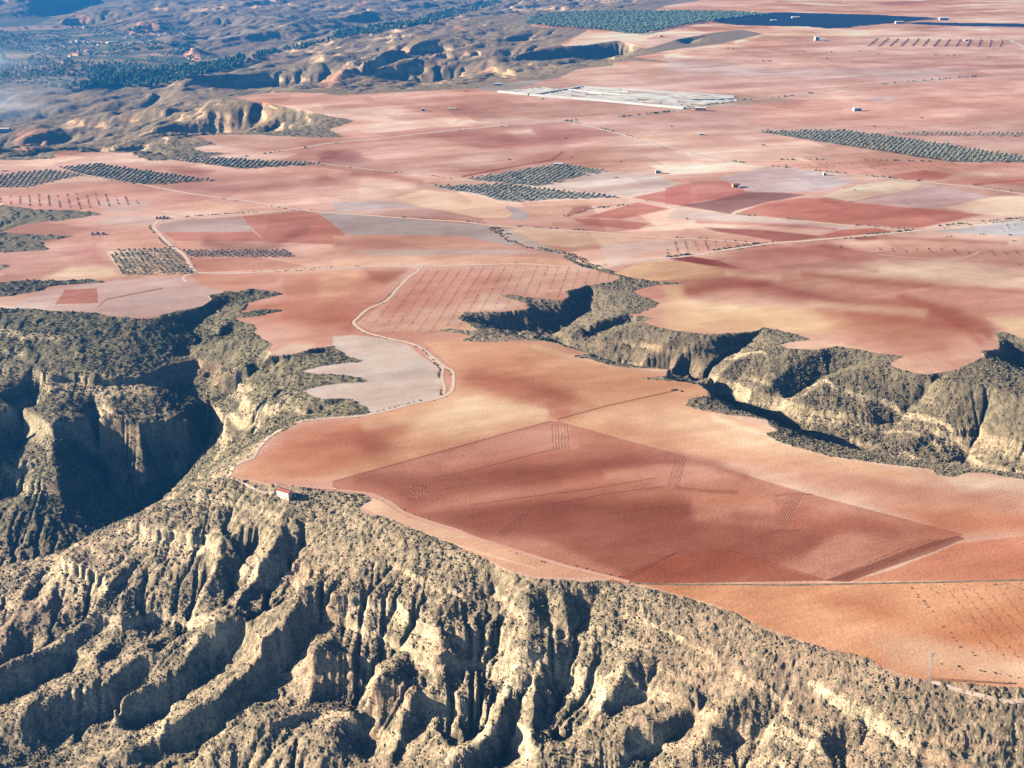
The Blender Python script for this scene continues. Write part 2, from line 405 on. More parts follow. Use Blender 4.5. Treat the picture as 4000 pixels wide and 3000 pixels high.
w2 = np.minimum(dep2, 10) / 10 * cut2
fg = sstep(800, 740, G2.Y)
calm = (1 - 0.35 * sstep(40, 130, G2.X) * fg) * (1 - fg * 0.75 * (1 - sstep(10, 34, dep2)))
hillw = sstep(-100, -160, G2.X) * sstep(960, 1000, G2.Y); calm = calm * (1 - 0.78 * hillw)
canw = sstep(0, 60, G2.X) * sstep(740, 800, G2.Y); calm = calm * (1 - 0.72 * canw) * (1 - 0.6 * (1 - fg) * (1 - sstep(4, 16, dep2)))
warp = 14 * fbm(G2.X, G2.Y, 90, 3, 0.5, 8.0)
rg = 1 - np.abs(fbm(G2.X + warp, G2.Y - warp, 46, 4, 0.55, 3.0)) * 2
Z2 = S2 + w2 * calm * (3.6 * fbm(G2.X, G2.Y, 75, 4, 0.5, 2.5) + 2.4 * (rg - 0.5) + 0.8 * (0.5 - np.abs(fbm(G2.X + warp, G2.Y + warp, 19, 3, 0.6, 3.6)) * 2))
K2 = calm * np.where(cut2, 0.0085 * (1 + 0.7 * fbm(G2.X, G2.Y, 70, 2, 0.5, 9.0)), 0.0)
Z2, A2 = erode(Z2.copy(), K2, 1.6, 56, every=2, lap_w=0.035)
Z2 = np.where(cut2, Z2, ZP2)
# smooth copies for slope
def blur(a, n):
    for _ in range(n):
        p = np.pad(a, 1, mode='edge'); a = (p[:-2, 1:-1] + p[2:, 1:-1] + p[1:-1, :-2] + p[1:-1, 2:] + 2 * a) / 6
    return a
cutf2 = blur(cut2.astype(float), 3); cutf8 = blur(cut8.astype(float), 1)
lA2 = np.log10(A2); lA8 = np.log10(A8)
lA2 = blur(lA2, 1)

def ledge(x, y, z, zp):
    """hard limestone beds: the slope steps down over them"""
    dep = zp - z
    j = 4.0 * fbm(x, y, 160, 3, 0.5, 12.0) + 0.012 * x
    out = z.copy(); face = np.zeros(z.shape)
    for d0, h, br, sd in [(13, 2.2, 0.15, 21), (21, 1.6, 0.25, 25), (31, 7.5, -0.12, 22), (44, 3.0, 0.25, 26), (56, 10.0, -0.10, 23), (76, 5.0, 0.15, 24), (95, 7.0, 0.1, 27)]:
        s = sstep(br, br + 0.35, fbm(x, y, 120, 3, 0.6, sd) + 0.13)      # the bed comes and goes along the slope
        c = d0 + j
        # flatten above, drop quickly in the bed
        t = (dep - c) / (h * 1.4)
        add = np.where((t > -1) & (t < 0), -(t + 1) * h * 0.35, np.where((t >= 0) & (t < 1), (-(1 - t)) * h * 0.35, 0))
        sh = sstep(-0.04, 0.04, t) * h * 0.7 * (1 - sstep(0.6, 2.5, t)) - sstep(-2.5, -0.6, t) * (1 - sstep(-0.04, 0.04, t)) * h * -0.15 * 0
        out = out - s * sh
        face = np.maximum(face, s * np.exp(-((dep - c - 0.35 * h) / (0.55 * h)) ** 2))
    return out, face
def ground_base(x, y):
    z8 = G8.smooth_sample(Z8e, x, y)
    w = (sstep(-850, -790, x) * (1 - sstep(890, 950, x)) * sstep(305, 330, y) * (1 - sstep(1520, 1590, y)))
    z2 = G2.smooth_sample(Z2, x, y)
    z = z8 * (1 - w) + z2 * w
    zp = zplat(x, y)
    c = G8.sample(cutf8, x, y) * (1 - w) + G2.sample(cutf2, x, y) * w
    z = np.where(c < 0.004, zp, z)
    return z, zp, c, w

LEDGES = [([(690,1290),(736,1322),(800,1352),(876,1383),(943,1411),(1041,1425),(1104,1430),(1226,1446),(1314,1463),(1419,1502),(1493,1537),(1560,1556),(1637,1574),(1720,1606),(1800,1640)], 8.0),
 ([(1739,1474),(1800,1520),(1875,1560),(1980,1624),(2068,1659),(2150,1700)], 6.5), ([(1330,1640),(1420,1600),(1530,1590),(1600,1620),(1700,1660)], 6.0),
 ([(880,1460),(930,1478),(985,1500),(1050,1495),(1120,1520),(1200,1500)], 7.0), ([(500,1235),(560,1248),(620,1240),(690,1262)], 4.5), ([(205,1330),(260,1345),(330,1330),(400,1345),(470,1370)], 6.0),
 ([(600,1420),(680,1430),(740,1460),(830,1450)], 6.0), ([(560,1560),(680,1540),(780,1570),(900,1600)], 6.5), ([(60,1420),(150,1400),(230,1430)], 5.0),
 ([(820,1215),(900,1250),(960,1290),(1030,1320)], 2.2), ([(1330,1330),(1400,1360),(1480,1400),(1560,1430)], 2.5), ([(860,1340),(930,1356),(990,1372)], 2.5),
 ([(1480,1440),(1560,1460),(1650,1500),(1720,1530)], 3.0), ([(1060,1300),(1120,1310)], 3.0), ([(1130,1360),(1220,1375),(1300,1385),(1380,1410)], 3.5),
 ([(100,930),(160,925),(230,930),(300,930),(370,912),(440,890),(470,870)], 9.0), ([(0,1000),(60,1010),(130,985)], 8.0), ([(480,900),(540,905),(600,880),(640,852)], 9.0), ([(470,830),(510,812),(560,800)], 3.5),
 ([(1740,838),(1800,850),(1860,862),(1930,880),(2000,905),(2060,935),(2120,965)], 4.5), ([(1540,780),(1600,770),(1660,775)], 3.0), ([(1780,900),(1860,905),(1960,935),(2050,965),(2140,985)], 3.0), ([(1330,740),(1400,752),(1460,760)], 2.0)]
LW = []
for pts, hgt in LEDGES:
    LW.append(([hit_surface(a, b, Z2, G2, 0.0) for a, b in pts], hgt))
def ledge_lines(x, y, z):
    drop = np.zeros(z.shape); face = np.zeros(z.shape)
    jx = 5.0 * fbm(x, y, 30, 3, 0.6, 81); jy = 5.0 * fbm(x, y, 30, 3, 0.6, 82)
    for pts, h in LW:
        P = np.array(pts); m = (x > P[:, 0].min() - 45) & (x < P[:, 0].max() + 45) & (y > P[:, 1].min() - 45) & (y < P[:, 1].max() + 45)
        if not m.any(): continue
        xs = x[m] + jx[m]; ys = y[m] + jy[m]; best = np.full(xs.shape, 1e9); sd = np.zeros(xs.shape); al = np.zeros(xs.shape); acc = 0.0
        tot = np.sum(np.hypot(*np.diff(P, axis=0).T))
        for a, b in zip(P[:-1], P[1:]):
            ab = b - a; L = math.hypot(*ab)
            t = np.clip(((xs - a[0]) * ab[0] + (ys - a[1]) * ab[1]) / (L * L), 0, 1)
            dx = xs - a[0] - t * ab[0]; dy = ys - a[1] - t * ab[1]; d = np.hypot(dx, dy)
            c = (ab[0] * dy - ab[1] * dx) / L
            k = d < best; best = np.where(k, d, best); sd = np.where(k, -np.sign(c) * d, sd); al = np.where(k, acc + t * L, al); acc += L
        hh = h * np.clip(np.minimum(al, tot - al) / 18, 0, 1) * (0.75 + 0.5 * vnoise(al / 23, al * 0 + h))
        dd = hh * sstep(-0.9, 0.9, sd) * (1 - sstep(7, 32, sd)) * 0.9
        ff = np.where(hh > 0.5, np.exp(-((sd - 0.4) / (0.22 * h + 0.9)) ** 2), 0)
        drop[m] = np.maximum(drop[m], dd); face[m] = np.maximum(face[m], ff)
    return drop, face
# ------------------------------------------------------------------ soil colours, painted as the fields lie
OFF = {'TL': (0, 0), 'TM': (719, 0), 'TR': (1438, 0), 'UL': (0, 332), 'UM': (719, 332), 'UR': (1438, 332),
       'ML': (0, 664), 'MM': (719, 664), 'MR': (1438, 664), 'BL': (0, 1161), 'BM': (719, 1161), 'BR': (1438, 1161), 'F': None}
def T(tile, *pts):
    o = OFF[tile]
    if o is None: return list(pts)
    return [(o[0] + a * 0.35, o[1] + b * 0.35) for a, b in pts]
def lin(c):
    c = np.asarray(c, float) / 255.0
    return np.where(c <= 0.04045, c / 12.92, ((c + 0.055) / 1.055) ** 2.4)
# (kind, colour seen in full sun, points, width, strength)
PAINT = []
def area(c, pts, a=1.0, soft=0.8): PAINT.append(('a', lin(c), pts, soft, a))
def stroke(c, pts, w, a=0.8): PAINT.append(('s', lin(c), pts, w, a))
RED, MAR, PNK, TAN, SAND, LAV, ORG = (186,112,96), (158,86,80), (212,152,136), (222,176,146), (230,196,162), (192,168,166), (208,136,98)
# far upper plain
area((212,164,156), [(1100,190),(2300,0),(2300,330),(1100,330)], 0.6, 20)
area((190,170,175), T('TR',(0,350),(600,420),(1300,430),(1850,440),(1600,500),(900,480),(0,450)), 0.7, 6)
area((205,150,140), T('TR',(1000,380),(2300,430),(2300,350),(1150,370)), 0.7, 2)
stroke((186,120,120), T('TR',(1150,380),(1600,395),(2300,415)), 3, 0.8)
stroke((190,130,128), T('TR',(100,335),(500,345),(900,360)), 3, 0.6)
area((214,160,150), T('TR',(0,60),(0,0),(700,10),(500,40)), 0.9)
area((222,182,165), T('TR',(1060,200),(1280,190),(1450,170),(2300,190),(2300,260),(1200,250)), 0.5, 3)
stroke((236,210,180), T('TR',(430,260),(600,215),(1000,210),(1260,200)), 3, 0.8)
stroke((236,214,186), T('TR',(0,345),(100,320),(200,300)), 3, 0.7)
area((196,158,156), T('TR',(1020,160),(1400,170),(2300,185),(2300,168),(1500,150)), 0.5)
area((172,160,176), T('TR',(1210,625),(1300,595),(1440,600),(1350,630)), 0.8, 3)
area((218,150,132), T('TR',(500,640),(2300,560),(2300,700),(1500,760),(600,780)), 0.5, 8)
area((206,160,150), T('TM',(1900,480),(2300,470),(2300,560),(1100,540),(1100,520)), 0.5)
area((222,190,170), T('TM',(1430,280),(1560,190),(1700,215),(2000,215),(1900,260),(1700,260)), 1.0)
area((214,182,176), T('TM',(1880,250),(2300,200),(2300,300),(1980,310)), 0.6, 2)
area((150,158,160), T('TM',(870,545),(1020,515),(1330,490),(1100,560),(1000,565)), 0.8)
area((168,160,150), T('TM',(1020,560),(1260,535),(2300,570),(2950,620),(2150,682)), 0.5)
area((206,146,130), T('TM',(0,600),(700,555),(2150,690),(1440,750),(1000,700),(400,640),(0,660)), 0.7, 2)
area((190,128,118), T('TM',(700,590),(850,560),(1000,590),(1250,640),(1000,640)), 0.5, 5)
area((186,140,128), T('TM',(1000,640),(1700,650),(2100,690),(1500,735),(1200,700)), 0.6, 3)
stroke((176,112,106), T('TM',(200,615),(700,680),(1000,705)), 5, 0.5)
area((226,190,172), T('TL',(1900,690),(2212,670),(2500,680),(2500,730),(2200,740)), 0.7, 4)
area((222,180,162), T('TM',(160,810),(340,735),(700,775),(500,800),(270,825)), 0.8)
area((178,110,106), T('TM',(0,700),(300,700),(600,740),(700,760),(300,720)), 0.5, 4)
area((190,120,114), T('TM',(250,825),(600,785),(900,780),(700,800),(350,845)), 0.7)
area((184,112,108), T('TM',(500,830),(1180,770),(1440,755),(1600,800),(1760,830),(1400,900),(1000,930),(700,880)), 0.75, 4)
area((170,96,94), T('TM',(900,830),(1300,800),(1500,850),(1100,900)), 0.5, 6)
area((232,196,170), T('TM',(1060,810),(1210,800),(1240,830),(1120,835)), 0.8, 4)
area((216,164,150), T('TM',(300,900),(900,910),(1300,940),(1100,1000),(600,1080),(0,1010)), 0.6, 3)
area((150,84,84), T('TM',(-100,960),(0,930),(130,940),(240,980),(100,1000),(-100,1000)), 0.9, 5)
stroke((160,96,92), T('TM',(800,1090),(1100,1030),(1350,990),(1420,940)), 2.2, 0.9)
area((220,172,150), T('TM',(1780,830),(2300,810),(2300,900),(2000,880)), 0.6, 3)
# middle plain
area((212,150,136), T('TL',(0,1000),(800,1010),(1400,1040),(2212,1010),(2212,1300),(0,1300)), 0.5, 3)
area((164,92,86), T('UL',(1050,95),(1200,90),(1310,110),(1240,150),(1130,140)), 0.8, 5)
area((170,104,98), T('UL',(1000,190),(1300,180),(1600,200),(1900,150),(2212,110),(2212,180),(1500,245),(1150,235)), 0.65, 5)
area((230,190,165), T('UL',(350,140),(600,135),(750,170),(500,200),(200,220),(0,230),(0,210)), 0.6, 6)
area((206,140,118), T('UL',(0,240),(300,200),(560,190),(800,200),(900,260),(500,250),(0,280)), 0.6, 4)
area((196,170,158), T('UL',(600,300),(960,290),(900,350),(650,360)), 0.6, 3)
area((222,170,140), T('UL',(1100,310),(1240,300),(1560,310),(1740,335),(1400,370),(1200,360)), 0.7, 3)
area((196,164,152), T('UL',(700,380),(960,390),(950,440),(600,440),(600,410)), 0.7, 3)
area((214,154,130), T('UL',(640,480),(1040,480),(960,470),(1040,580),(640,595)), 0.6)
area((200,122,108), T('UL',(400,480),(620,440),(640,500),(300,470)), 0.5, 5)
area((186,112,100), T('UL',(400,590),(640,540),(650,600),(700,680),(460,640)), 0.75, 7)
area((236,200,165), T('UL',(280,770),(420,700),(700,700),(760,755),(500,775)), 0.8, 5)
area((224,186,150), T('UL',(650,598),(1050,588),(1200,735),(760,760)), 0.9)
area((184,158,156), T('UL',(965,475),(990,430),(1100,410),(1480,385),(1560,450),(1560,480),(1040,485)), 0.9)
area((198,118,102), T('UL',(1010,485),(1560,482),(1640,540),(1080,538)), 0.9)
area((222,160,140), T('UL',(1080,540),(1240,540),(1300,600),(1120,600)), 0.7)
area((196,114,98), T('UL',(1490,385),(1880,355),(2000,380),(2140,490),(2050,560),(1640,545)), 0.85)
stroke((150,86,84), T('UL',(1260,545),(1400,575),(1600,590),(1720,560),(1820,500),(1880,470)), 12, 0.65)
area((176,160,158), T('UL',(1960,365),(2212,375),(2212,505),(2120,490),(2080,450)), 1.0)
area((176,160,160), T('UM',(0,370),(560,410),(950,445),(1050,520),(1150,575),(950,540),(700,505),(200,500),(110,500),(0,440)), 0.95)
area((190,174,166), T('UM',(1060,455),(1300,560),(1400,600),(1500,640),(1300,600),(1100,540),(1000,470)), 0.8)
area((208,148,126), T('UM',(0,505),(800,505),(1150,580),(500,590),(0,600)), 0.8, 2)
area((170,100,92), T('UM',(0,545),(200,530),(420,555),(560,590),(100,600),(0,580)), 0.7, 5)
area((192,166,156), T('UM',(100,600),(500,590),(1100,588),(1450,620),(900,620),(300,640)), 0.7, 2)
area((216,160,132), T('UL',(1160,645),(1860,650),(2212,660),(2212,695),(1900,710),(1220,735)), 0.6)
area((190,120,106), T('UL',(1170,650),(1600,640),(1880,690),(1800,710),(1220,730)), 0.7)
area((222,166,136), T('UM',(0,640),(900,625),(1500,650),(1560,690),(800,680),(0,700)), 0.7, 3)
area((208,162,156), T('UM',(0,290),(560,330),(850,400),(0,360)), 0.6)
area((176,164,166), T('UM',(0,300),(330,290),(560,325),(0,355)), 0.7)
area((232,190,160), T('UM',(380,275),(560,220),(900,260),(1040,310),(1110,370),(1080,398),(900,395),(560,330)), 0.95)
area((186,118,108), T('UM',(120,115),(300,115),(520,170),(600,200),(300,160)), 0.6, 4)
area((160,164,160), T('UM',(820,155),(1390,65),(1670,105),(1260,200)), 0.9)
area((160,164,160), T('UM',(600,205),(1050,190),(1780,270),(1350,280),(1150,298),(1030,290),(900,250)), 0.9)
area((176,170,178), T('UM',(1060,320),(1130,330),(1215,380),(1180,410),(1080,400),(1115,370)), 0.9)
area((214,160,136), T('UM',(1150,300),(1780,275),(1850,300),(1500,330),(1450,390),(1230,370)), 0.7, 2)
area((188,106,94), T('UM',(1560,390),(1880,300),(2080,340),(1780,405)), 0.9, 2)
area((180,100,92), T('UM',(1470,400),(1760,410),(1960,430),(1880,470),(1560,440)), 0.85, 2)
area((176,100,92), T('UM',(1490,330),(1600,320),(1560,360),(1440,385)), 0.8, 2)
area((198,176,172), T('UM',(1260,205),(1660,110),(1950,120),(2180,195),(1830,265)), 0.8)
area((190,108,98), T('UM',(1840,270),(2212,195),(2212,330)), 0.9)
area((226,184,166), T('UM',(1760,140),(2000,90),(2100,95),(1800,155)), 0.5)
area((206,190,184), T('UM',(1640,560),(2000,530),(2212,540),(2212,580),(1950,600),(1700,690)), 0.5, 2)
area((218,180,150), T('UM',(1080,460),(1400,465),(1700,490),(1950,530),(1480,580),(1300,560)), 0.75, 2)
area((222,178,138), T('UM',(1740,740),(1850,690),(2010,655),(2400,690),(2500,760),(1950,785)), 0.9)
# right middle
area((190,102,92), T('UR',(0,210),(90,190),(500,160),(480,250),(100,315),(0,310)), 0.85, 2)
area((196,174,180), T('UR',(320,150),(700,60),(1100,150),(1180,170),(960,230),(720,240),(540,240)), 0.8, 3)
area((140,88,94), T('UR',(85,318),(300,285),(500,235),(720,240),(870,255),(620,300),(440,350),(390,372)), 0.9, 2)
area((192,104,92), T('UR',(420,372),(620,305),(860,270),(1150,300),(1520,335),(1960,375),(1560,460),(1100,435)), 0.9, 2)
area((214,184,156), T('UR',(960,260),(1200,190),(1400,165),(1580,185),(1520,220),(1140,295)), 0.9)
area((196,160,162), T('UR',(1150,300),(1520,220),(1650,190),(2000,265),(1700,340),(1560,335)), 0.8)
area((232,196,168), T('UR',(1720,335),(2010,265),(2300,260),(2300,400),(1950,370)), 0.85, 3)
area((194,104,94), T('UR',(1370,140),(1590,100),(1780,125),(1700,160),(1480,160)), 0.85)
stroke((150,70,70), T('UR',(1900,190),(2080,175),(2300,155)), 2.5, 0.9)
area((212,120,106), T('UR',(1640,170),(2212,140),(2212,190),(1900,190)), 0.6)
area((218,140,124), T('UR',(400,45),(1000,45),(2300,50),(2300,130),(1600,95),(1370,140),(1000,115),(600,75)), 0.5)
area((198,174,170), T('UR',(60,340),(300,370),(900,420),(1180,465),(1000,480),(300,415),(0,400)), 0.7)
area((162,84,78), T('UR',(240,455),(600,470),(980,510),(830,535),(700,545),(580,520),(320,480)), 0.9, 2)
area((190,96,84), T('UR',(1080,470),(1300,460),(1400,480),(1000,520),(960,505)), 0.85)
stroke((188,98,84), T('UR',(200,420),(600,435),(1050,465)), 4, 0.7)
stroke((160,76,70), T('UR',(1180,518),(1400,520),(1800,535),(2100,552)), 4.2, 0.95)
area((176,172,180), T('UR',(1640,480),(2300,400),(2300,515),(2000,500)), 0.8)
area((222,168,146), T('UR',(1300,500),(2300,530),(2300,650),(1300,620)), 0.4, 4)
area((140,58,62), T('UR',(0,645),(150,632),(330,660),(470,710),(260,690)), 0.95, 2)
area((178,104,98), T('UR',(330,650),(600,570),(900,560),(1080,590),(1500,640),(1000,680),(700,720),(450,705)), 0.6, 6)
area((170,84,80), T('UR',(900,575),(1000,550),(1150,590),(1250,620),(1050,610)), 0.85, 4)
area((236,206,180), T('UR',(1000,740),(1300,680),(1700,650),(2300,740),(2300,850),(1700,790)), 0.75, 10)
stroke((176,120,110), T('UR',(700,690),(1000,690),(1300,720)), 6, 0.55)
area((224,182,142), T('UR',(0,1000),(350,940),(700,970),(1100,1010),(1600,1060),(1900,1106),(0,1106),(0,800),(300,780)), 0.8, 6)
stroke((164,84,76), T('UR',(160,850),(400,800),(600,830),(850,890),(1100,925),(1500,930),(1750,980),(1950,1060),(2020,1106)), 15, 0.85)
stroke((164,84,76), T('UR',(330,700),(480,780),(600,830)), 16, 0.55)
stroke((176,104,90), T('UR',(850,740),(1300,790),(1700,830),(2300,850)), 7, 0.65)
area((232,190,152), T('MR',(0,0),(900,0),(1100,80),(900,180),(300,130),(0,60)), 0.7, 8)
area((196,124,104), T('MR',(1000,20),(1600,20),(1950,150),(1700,300),(1250,250),(1100,180)), 0.7, 14)
stroke((176,96,84), T('MR',(1450,-60),(1700,40),(1850,110),(1950,200)), 10, 0.7)
area((228,178,146), T('MR',(750,230),(1100,245),(1500,310),(1600,400),(1500,380),(1330,280)), 0.7, 4)
area((232,196,156), T('MR',(2000,60),(2300,60),(2300,230),(2100,160)), 0.7, 6)
# left middle
area((200,164,156), T('UL',(60,940),(300,840),(700,780),(1130,760),(1300,830),(1450,855),(1300,960),(1000,1010),(700,1010),(0,990)), 0.9, 2)
area((184,158,158), T('UL',(650,930),(1000,840),(1300,860),(1250,930),(1000,1000),(700,1000)), 0.5, 6)
area((182,104,90), T('UL',(400,840),(600,830),(605,920),(340,930)), 0.9)
stroke((140,88,76), T('UL',(605,945),(655,900),(800,870),(1000,832)), 1.2, 0.9)
area((196,124,98), T('UL',(1160,745),(1750,740),(1700,800),(1500,820),(1250,800)), 0.6, 3)
area((198,126,100), T('UL',(1750,740),(2500,720),(2400,800),(2212,900),(2000,1100),(1500,1000),(1750,900)), 0.75, 4)
area((168,98,86), T('UM',(200,720),(450,705),(400,770),(300,810),(230,780)), 0.8, 5)
area((178,102,84), T('UM',(0,930),(200,900),(300,910),(160,1010),(100,1100),(-120,1050),(-300,1010)), 0.8, 6)
area((226,172,134), T('UM',(-100,740),(150,720),(180,780),(60,860),(-100,900)), 0.5, 8)
area((214,164,146), T('UM',(540,700),(1430,690),(1700,745),(1780,770),(1500,850),(1000,860),(1150,990),(800,980),(900,1090),(250,1100),(140,1050),(340,910)), 0.95)
area((196,120,106), T('UM',(560,720),(900,720),(1100,800),(700,950),(350,960)), 0.6, 10)
area((190,108,96), T('UM',(300,900),(520,860),(480,960),(300,1000)), 0.5, 6)
area((224,186,168), T('UM',(900,850),(1100,870),(1200,950),(900,980)), 0.7, 4)
area((224,176,142), T('UM',(650,1060),(850,1060),(920,1090),(700,1106)), 0.7, 3)
# grey fallow field and the long central field
area((208,184,176), T('MM',(0,180),(130,170),(330,190),(460,230),(560,310),(660,370),(680,450),(650,550),(500,590),(340,630),(240,655),(100,560),(-220,520),(-220,480),(-40,400),(-220,400),(-120,350),(0,350)), 1.0, 1.6)
area((208,184,176), [(636,838),(660,828),(740,822),(800,816),(812,899),(763,872),(735,868),(690,872),(646,852)])
area((208,184,176), [(630,800),(700,782),(800,774),(804,828),(714,818),(634,808)])
area((188,170,172), T('MM',(60,400),(300,420),(560,330),(640,400),(400,470),(100,480)), 0.5, 8)
area((222,194,176), T('ML',(1800,230),(1950,230),(1900,300),(1700,320),(1650,300)), 0.6, 4)
area((218,162,128), T('MM',(560,210),(1180,215),(1700,360),(2100,430),(2300,470),(2500,560),(2350,640),(3600,1050),(2212,930),(1370,695),(0,1075),(-700,1060),(-400,900),(240,660),(650,570),(760,450),(740,380)), 0.9, 2)
area((184,108,90), T('MM',(750,430),(1000,400),(1150,420),(1500,500),(1600,590),(1450,680),(1300,660),(1100,590),(900,510)), 0.75, 10)
area((206,138,112), T('MM',(750,240),(1200,300),(1500,420),(1300,470),(1000,400),(780,400)), 0.6, 12)
area((238,206,172), T('MM',(600,640),(900,560),(1050,620),(1300,690),(1000,780),(700,820),(500,760)), 0.65, 12)
area((186,104,80), T('MM',(-300,800),(100,690),(350,690),(480,760),(350,900),(0,960),(-250,960)), 0.75, 14)
area((158,82,72), T('MM',(60,810),(230,780),(330,850),(250,900),(60,880)), 0.7, 10)
area((204,128,100), T('ML',(1480,1000),(1600,900),(1900,760),(2212,740),(2212,1000),(1900,1060),(1500,1060)), 0.6, 8)
area((234,190,158), T('MM',(1500,640),(2212,620),(3000,900),(3600,1060),(3400,1090),(2800,960),(2212,840)), 0.5, 12)
area((190,150,112), T('MM',(1200,240),(1380,300),(1480,330),(1500,310),(1350,250)), 0.5, 6)
area((206,138,112), T('MM',(1700,700),(2300,800),(3000,960),(3600,1130),(4300,1280),(4300,1420),(3900,1400),(3000,1130),(2212,930),(1700,790)), 0.6, 10)
area((240,210,188), T('MR',(1700,1040),(1900,1020),(2300,1060),(2300,1130),(1800,1110)), 0.8, 5)
# dark ploughed rhombus
RH = T('MM',(0,1078),(1345,704),(1390,704),(2212,935)) + T('MR',(400,1010),(800,1132),(1310,1265),(1840,1405)) + T('BR',(1130,275),(980,268),(0,284)) + T('BM',(1900,284),(1700,240),(1400,162),(1060,55),(890,0)) + T('MM',(720,1360),(560,1308),(430,1258),(350,1196),(250,1152),(0,1130))
area((186,110,90), RH, 0.82, 1.6)
for c_, p_, w_, a_ in [((222,168,148), T('MM',(900,850),(1200,790),(1420,770)), 12, .6), ((136,74,66), T('MM',(150,1075),(700,1060),(1200,1010),(1800,930),(2150,960)), 15, .55), ((208,150,134), T('MM',(700,960),(1100,900),(1500,870)), 9, .4),
                       ((146,78,64), T('MM',(900,1290),(1500,1230),(2100,1210)), 20, .5), ((206,128,100), T('MM',(1450,1040),(1750,1040),(2000,1010)), 14, .55), ((214,158,142), T('MR',(60,1010),(250,1020)), 10, .6), ((138,72,62), T('MR',(450,1290),(900,1320),(1400,1400)), 14, .5),
                       ((140,76,68), T('BM',(1500,20),(2100,60),(2212,110)), 14, .4), ((200,120,92), T('MR',(250,1150),(550,1200)), 16, .5), ((150,82,76), T('MR',(0,900),(200,930),(500,1040)), 9, .55), ((132,70,62), T('MR',(60,1110),(280,1135),(440,1140)), 4, .5), ((196,116,88), T('BR',(200,180),(700,230)), 10, .5)]: stroke(c_, p_, w_, a_)
area((206,146,130), T('MM',(300,1000),(1000,810),(1340,740),(1500,860),(1200,880),(700,960)), 0.8, 7)
area((158,88,76), T('MM',(200,1060),(700,1050),(1400,960),(2000,900),(2200,950),(1900,1000),(1300,1100),(800,1180),(500,1240)), 0.85, 8)
area((204,140,122), T('MR',(0,980),(300,1000),(330,1060),(0,1100),(-400,1080),(-400,1020)), 0.85, 5)
area((150,80,70), T('MM',(500,1300),(1000,1230),(1500,1200),(2212,1200),(2212,1422),(900,1422),(560,1310)), 0.85, 8)
area((156,84,72), T('BM',(1300,0),(2212,-100),(3200,-60),(2900,150),(2400,260),(1800,240)), 0.8, 6)
area((168,88,68), T('BR',(-60,150),(200,90),(360,68),(980,266),(0,284),(-400,284)), 0.75)
area((178,100,80), T('MR',(700,1200),(1200,1290),(1500,1370),(1000,1400),(700,1380)), 0.75, 5)
area((198,116,84), T('MR',(1300,1240),(2300,1280),(2300,1422),(1700,1400)), 0.7, 10)
area((200,116,84), T('BR',(1400,200),(1800,40),(2300,-20),(2300,262),(1130,272)), 0.85, 2)
area((132,70,62), T('BR',(980,268),(1600,40),(1800,-10),(1850,5),(1650,90),(1130,274)), 0.75)
for k in range(4): stroke((112,60,56), T('BR',(1000+32*k,262),(1290+38*k,140),(1600+46*k,10)), 0.9, 0.7)
stroke((140,76,64), T('BR',(360,68),(700,170),(980,262)), 1.0, 0.7)
stroke((130,78,66), T('MM',(0,1076),(700,880),(1345,702)), 1.1, 0.8)
stroke((136,82,70), T('MM',(1390,690),(1700,605),(2130,510)), 1.5, 0.7)
stroke((150,90,78), T('MM',(1390,704),(2212,932)) + T('MR',(800,1130),(1310,1265),(1840,1405)), 1.1, 0.5)
for P in [T('MM',(600,1060),(900,995),(1300,890),(1400,870)), T('MM',(580,1140),(900,1085)), T('MM',(850,1220),(1200,1170),(1600,1120),(2000,1050)), T('MM',(1200,1240),(1700,1150),(2050,1105)), T('BM',(1700,-150),(2212,-200))]:
    stroke((134,76,66), P, 1.0, 0.7)
def zig(x0, x1, y0, y1, n, sk):
    for k in range(n):
        fx = x0 + (x1 - x0) * k / (n - 1)
        stroke((116,64,58), [(fx + sk * q / 5 + random.uniform(-.6, .6), y0 + (y1 - y0) * q / 5) for q in range(6)], 0.85, 0.8)
        stroke((214,150,126), [(fx + 1.2 + sk * q / 5 + random.uniform(-.5, .5), y0 + (y1 - y0) * q / 5) for q in range(6)], 0.5, 0.5)
zig(1193, 1226, 917, 968, 6, 2); zig(888, 922, 1045, 1078, 6, -4); zig(1460, 1482, 992, 1048, 6, -16); zig(1706, 1732, 1070, 1145, 6, -34)
for k in range(3): stroke((122,66,60), T('MM',(1000+22*k,1412),(1100+30*k,1335),(1180+14*k,1278)), 0.8, 0.75)
for k in range(3): stroke((120,66,58), T('BM',(1790+26*k,250),(1960+20*k,160),(2120+8*k,90)), 0.8, 0.75)
stroke((150,90,78), T('MR',(680,1165),(760,1150),(900,1155)), 2, 0.6)
stroke((140,84,72), T('MR',(570,1420),(700,1380),(820,1375)), 2, 0.6)
# strip under the boundary, pale shoulder by the rim
area((216,146,106), T('BR',(-160,290),(2300,268),(2300,1000),(1600,880),(1330,800),(1000,690),(500,520),(0,350)), 0.95)
area((192,112,76), T('BR',(900,350),(1300,400),(1500,520),(1300,560),(1000,430)), 0.6, 12)
area((206,124,80), T('BR',(1500,560),(2300,350),(2300,760),(1900,720)), 0.6, 14)
area((232,196,168), T('BR',(1250,640),(1560,620),(2000,700),(2300,760),(2300,900),(1800,820),(1350,760)), 0.5, 12)
stroke((236,200,172), T('BR',(-160,300),(0,348),(300,430),(500,510),(560,540)), 4, 0.8)
area((218,160,130), T('BM',(600,0),(750,60),(1000,170),(1280,245),(1700,250),(1400,165),(1060,55),(890,0)), 0.9)
area((226,178,148), T('MM',(170,1230),(250,1180),(350,1230),(450,1290),(870,1422),(600,1422),(400,1330)), 0.9, 1.5)
stroke((234,190,160), T('BM',(600,-10),(900,90),(1250,190)), 2, 0.7)
area((222,150,116), T('BR',(2090,1080),(2300,1040),(2300,1260)), 1.0)

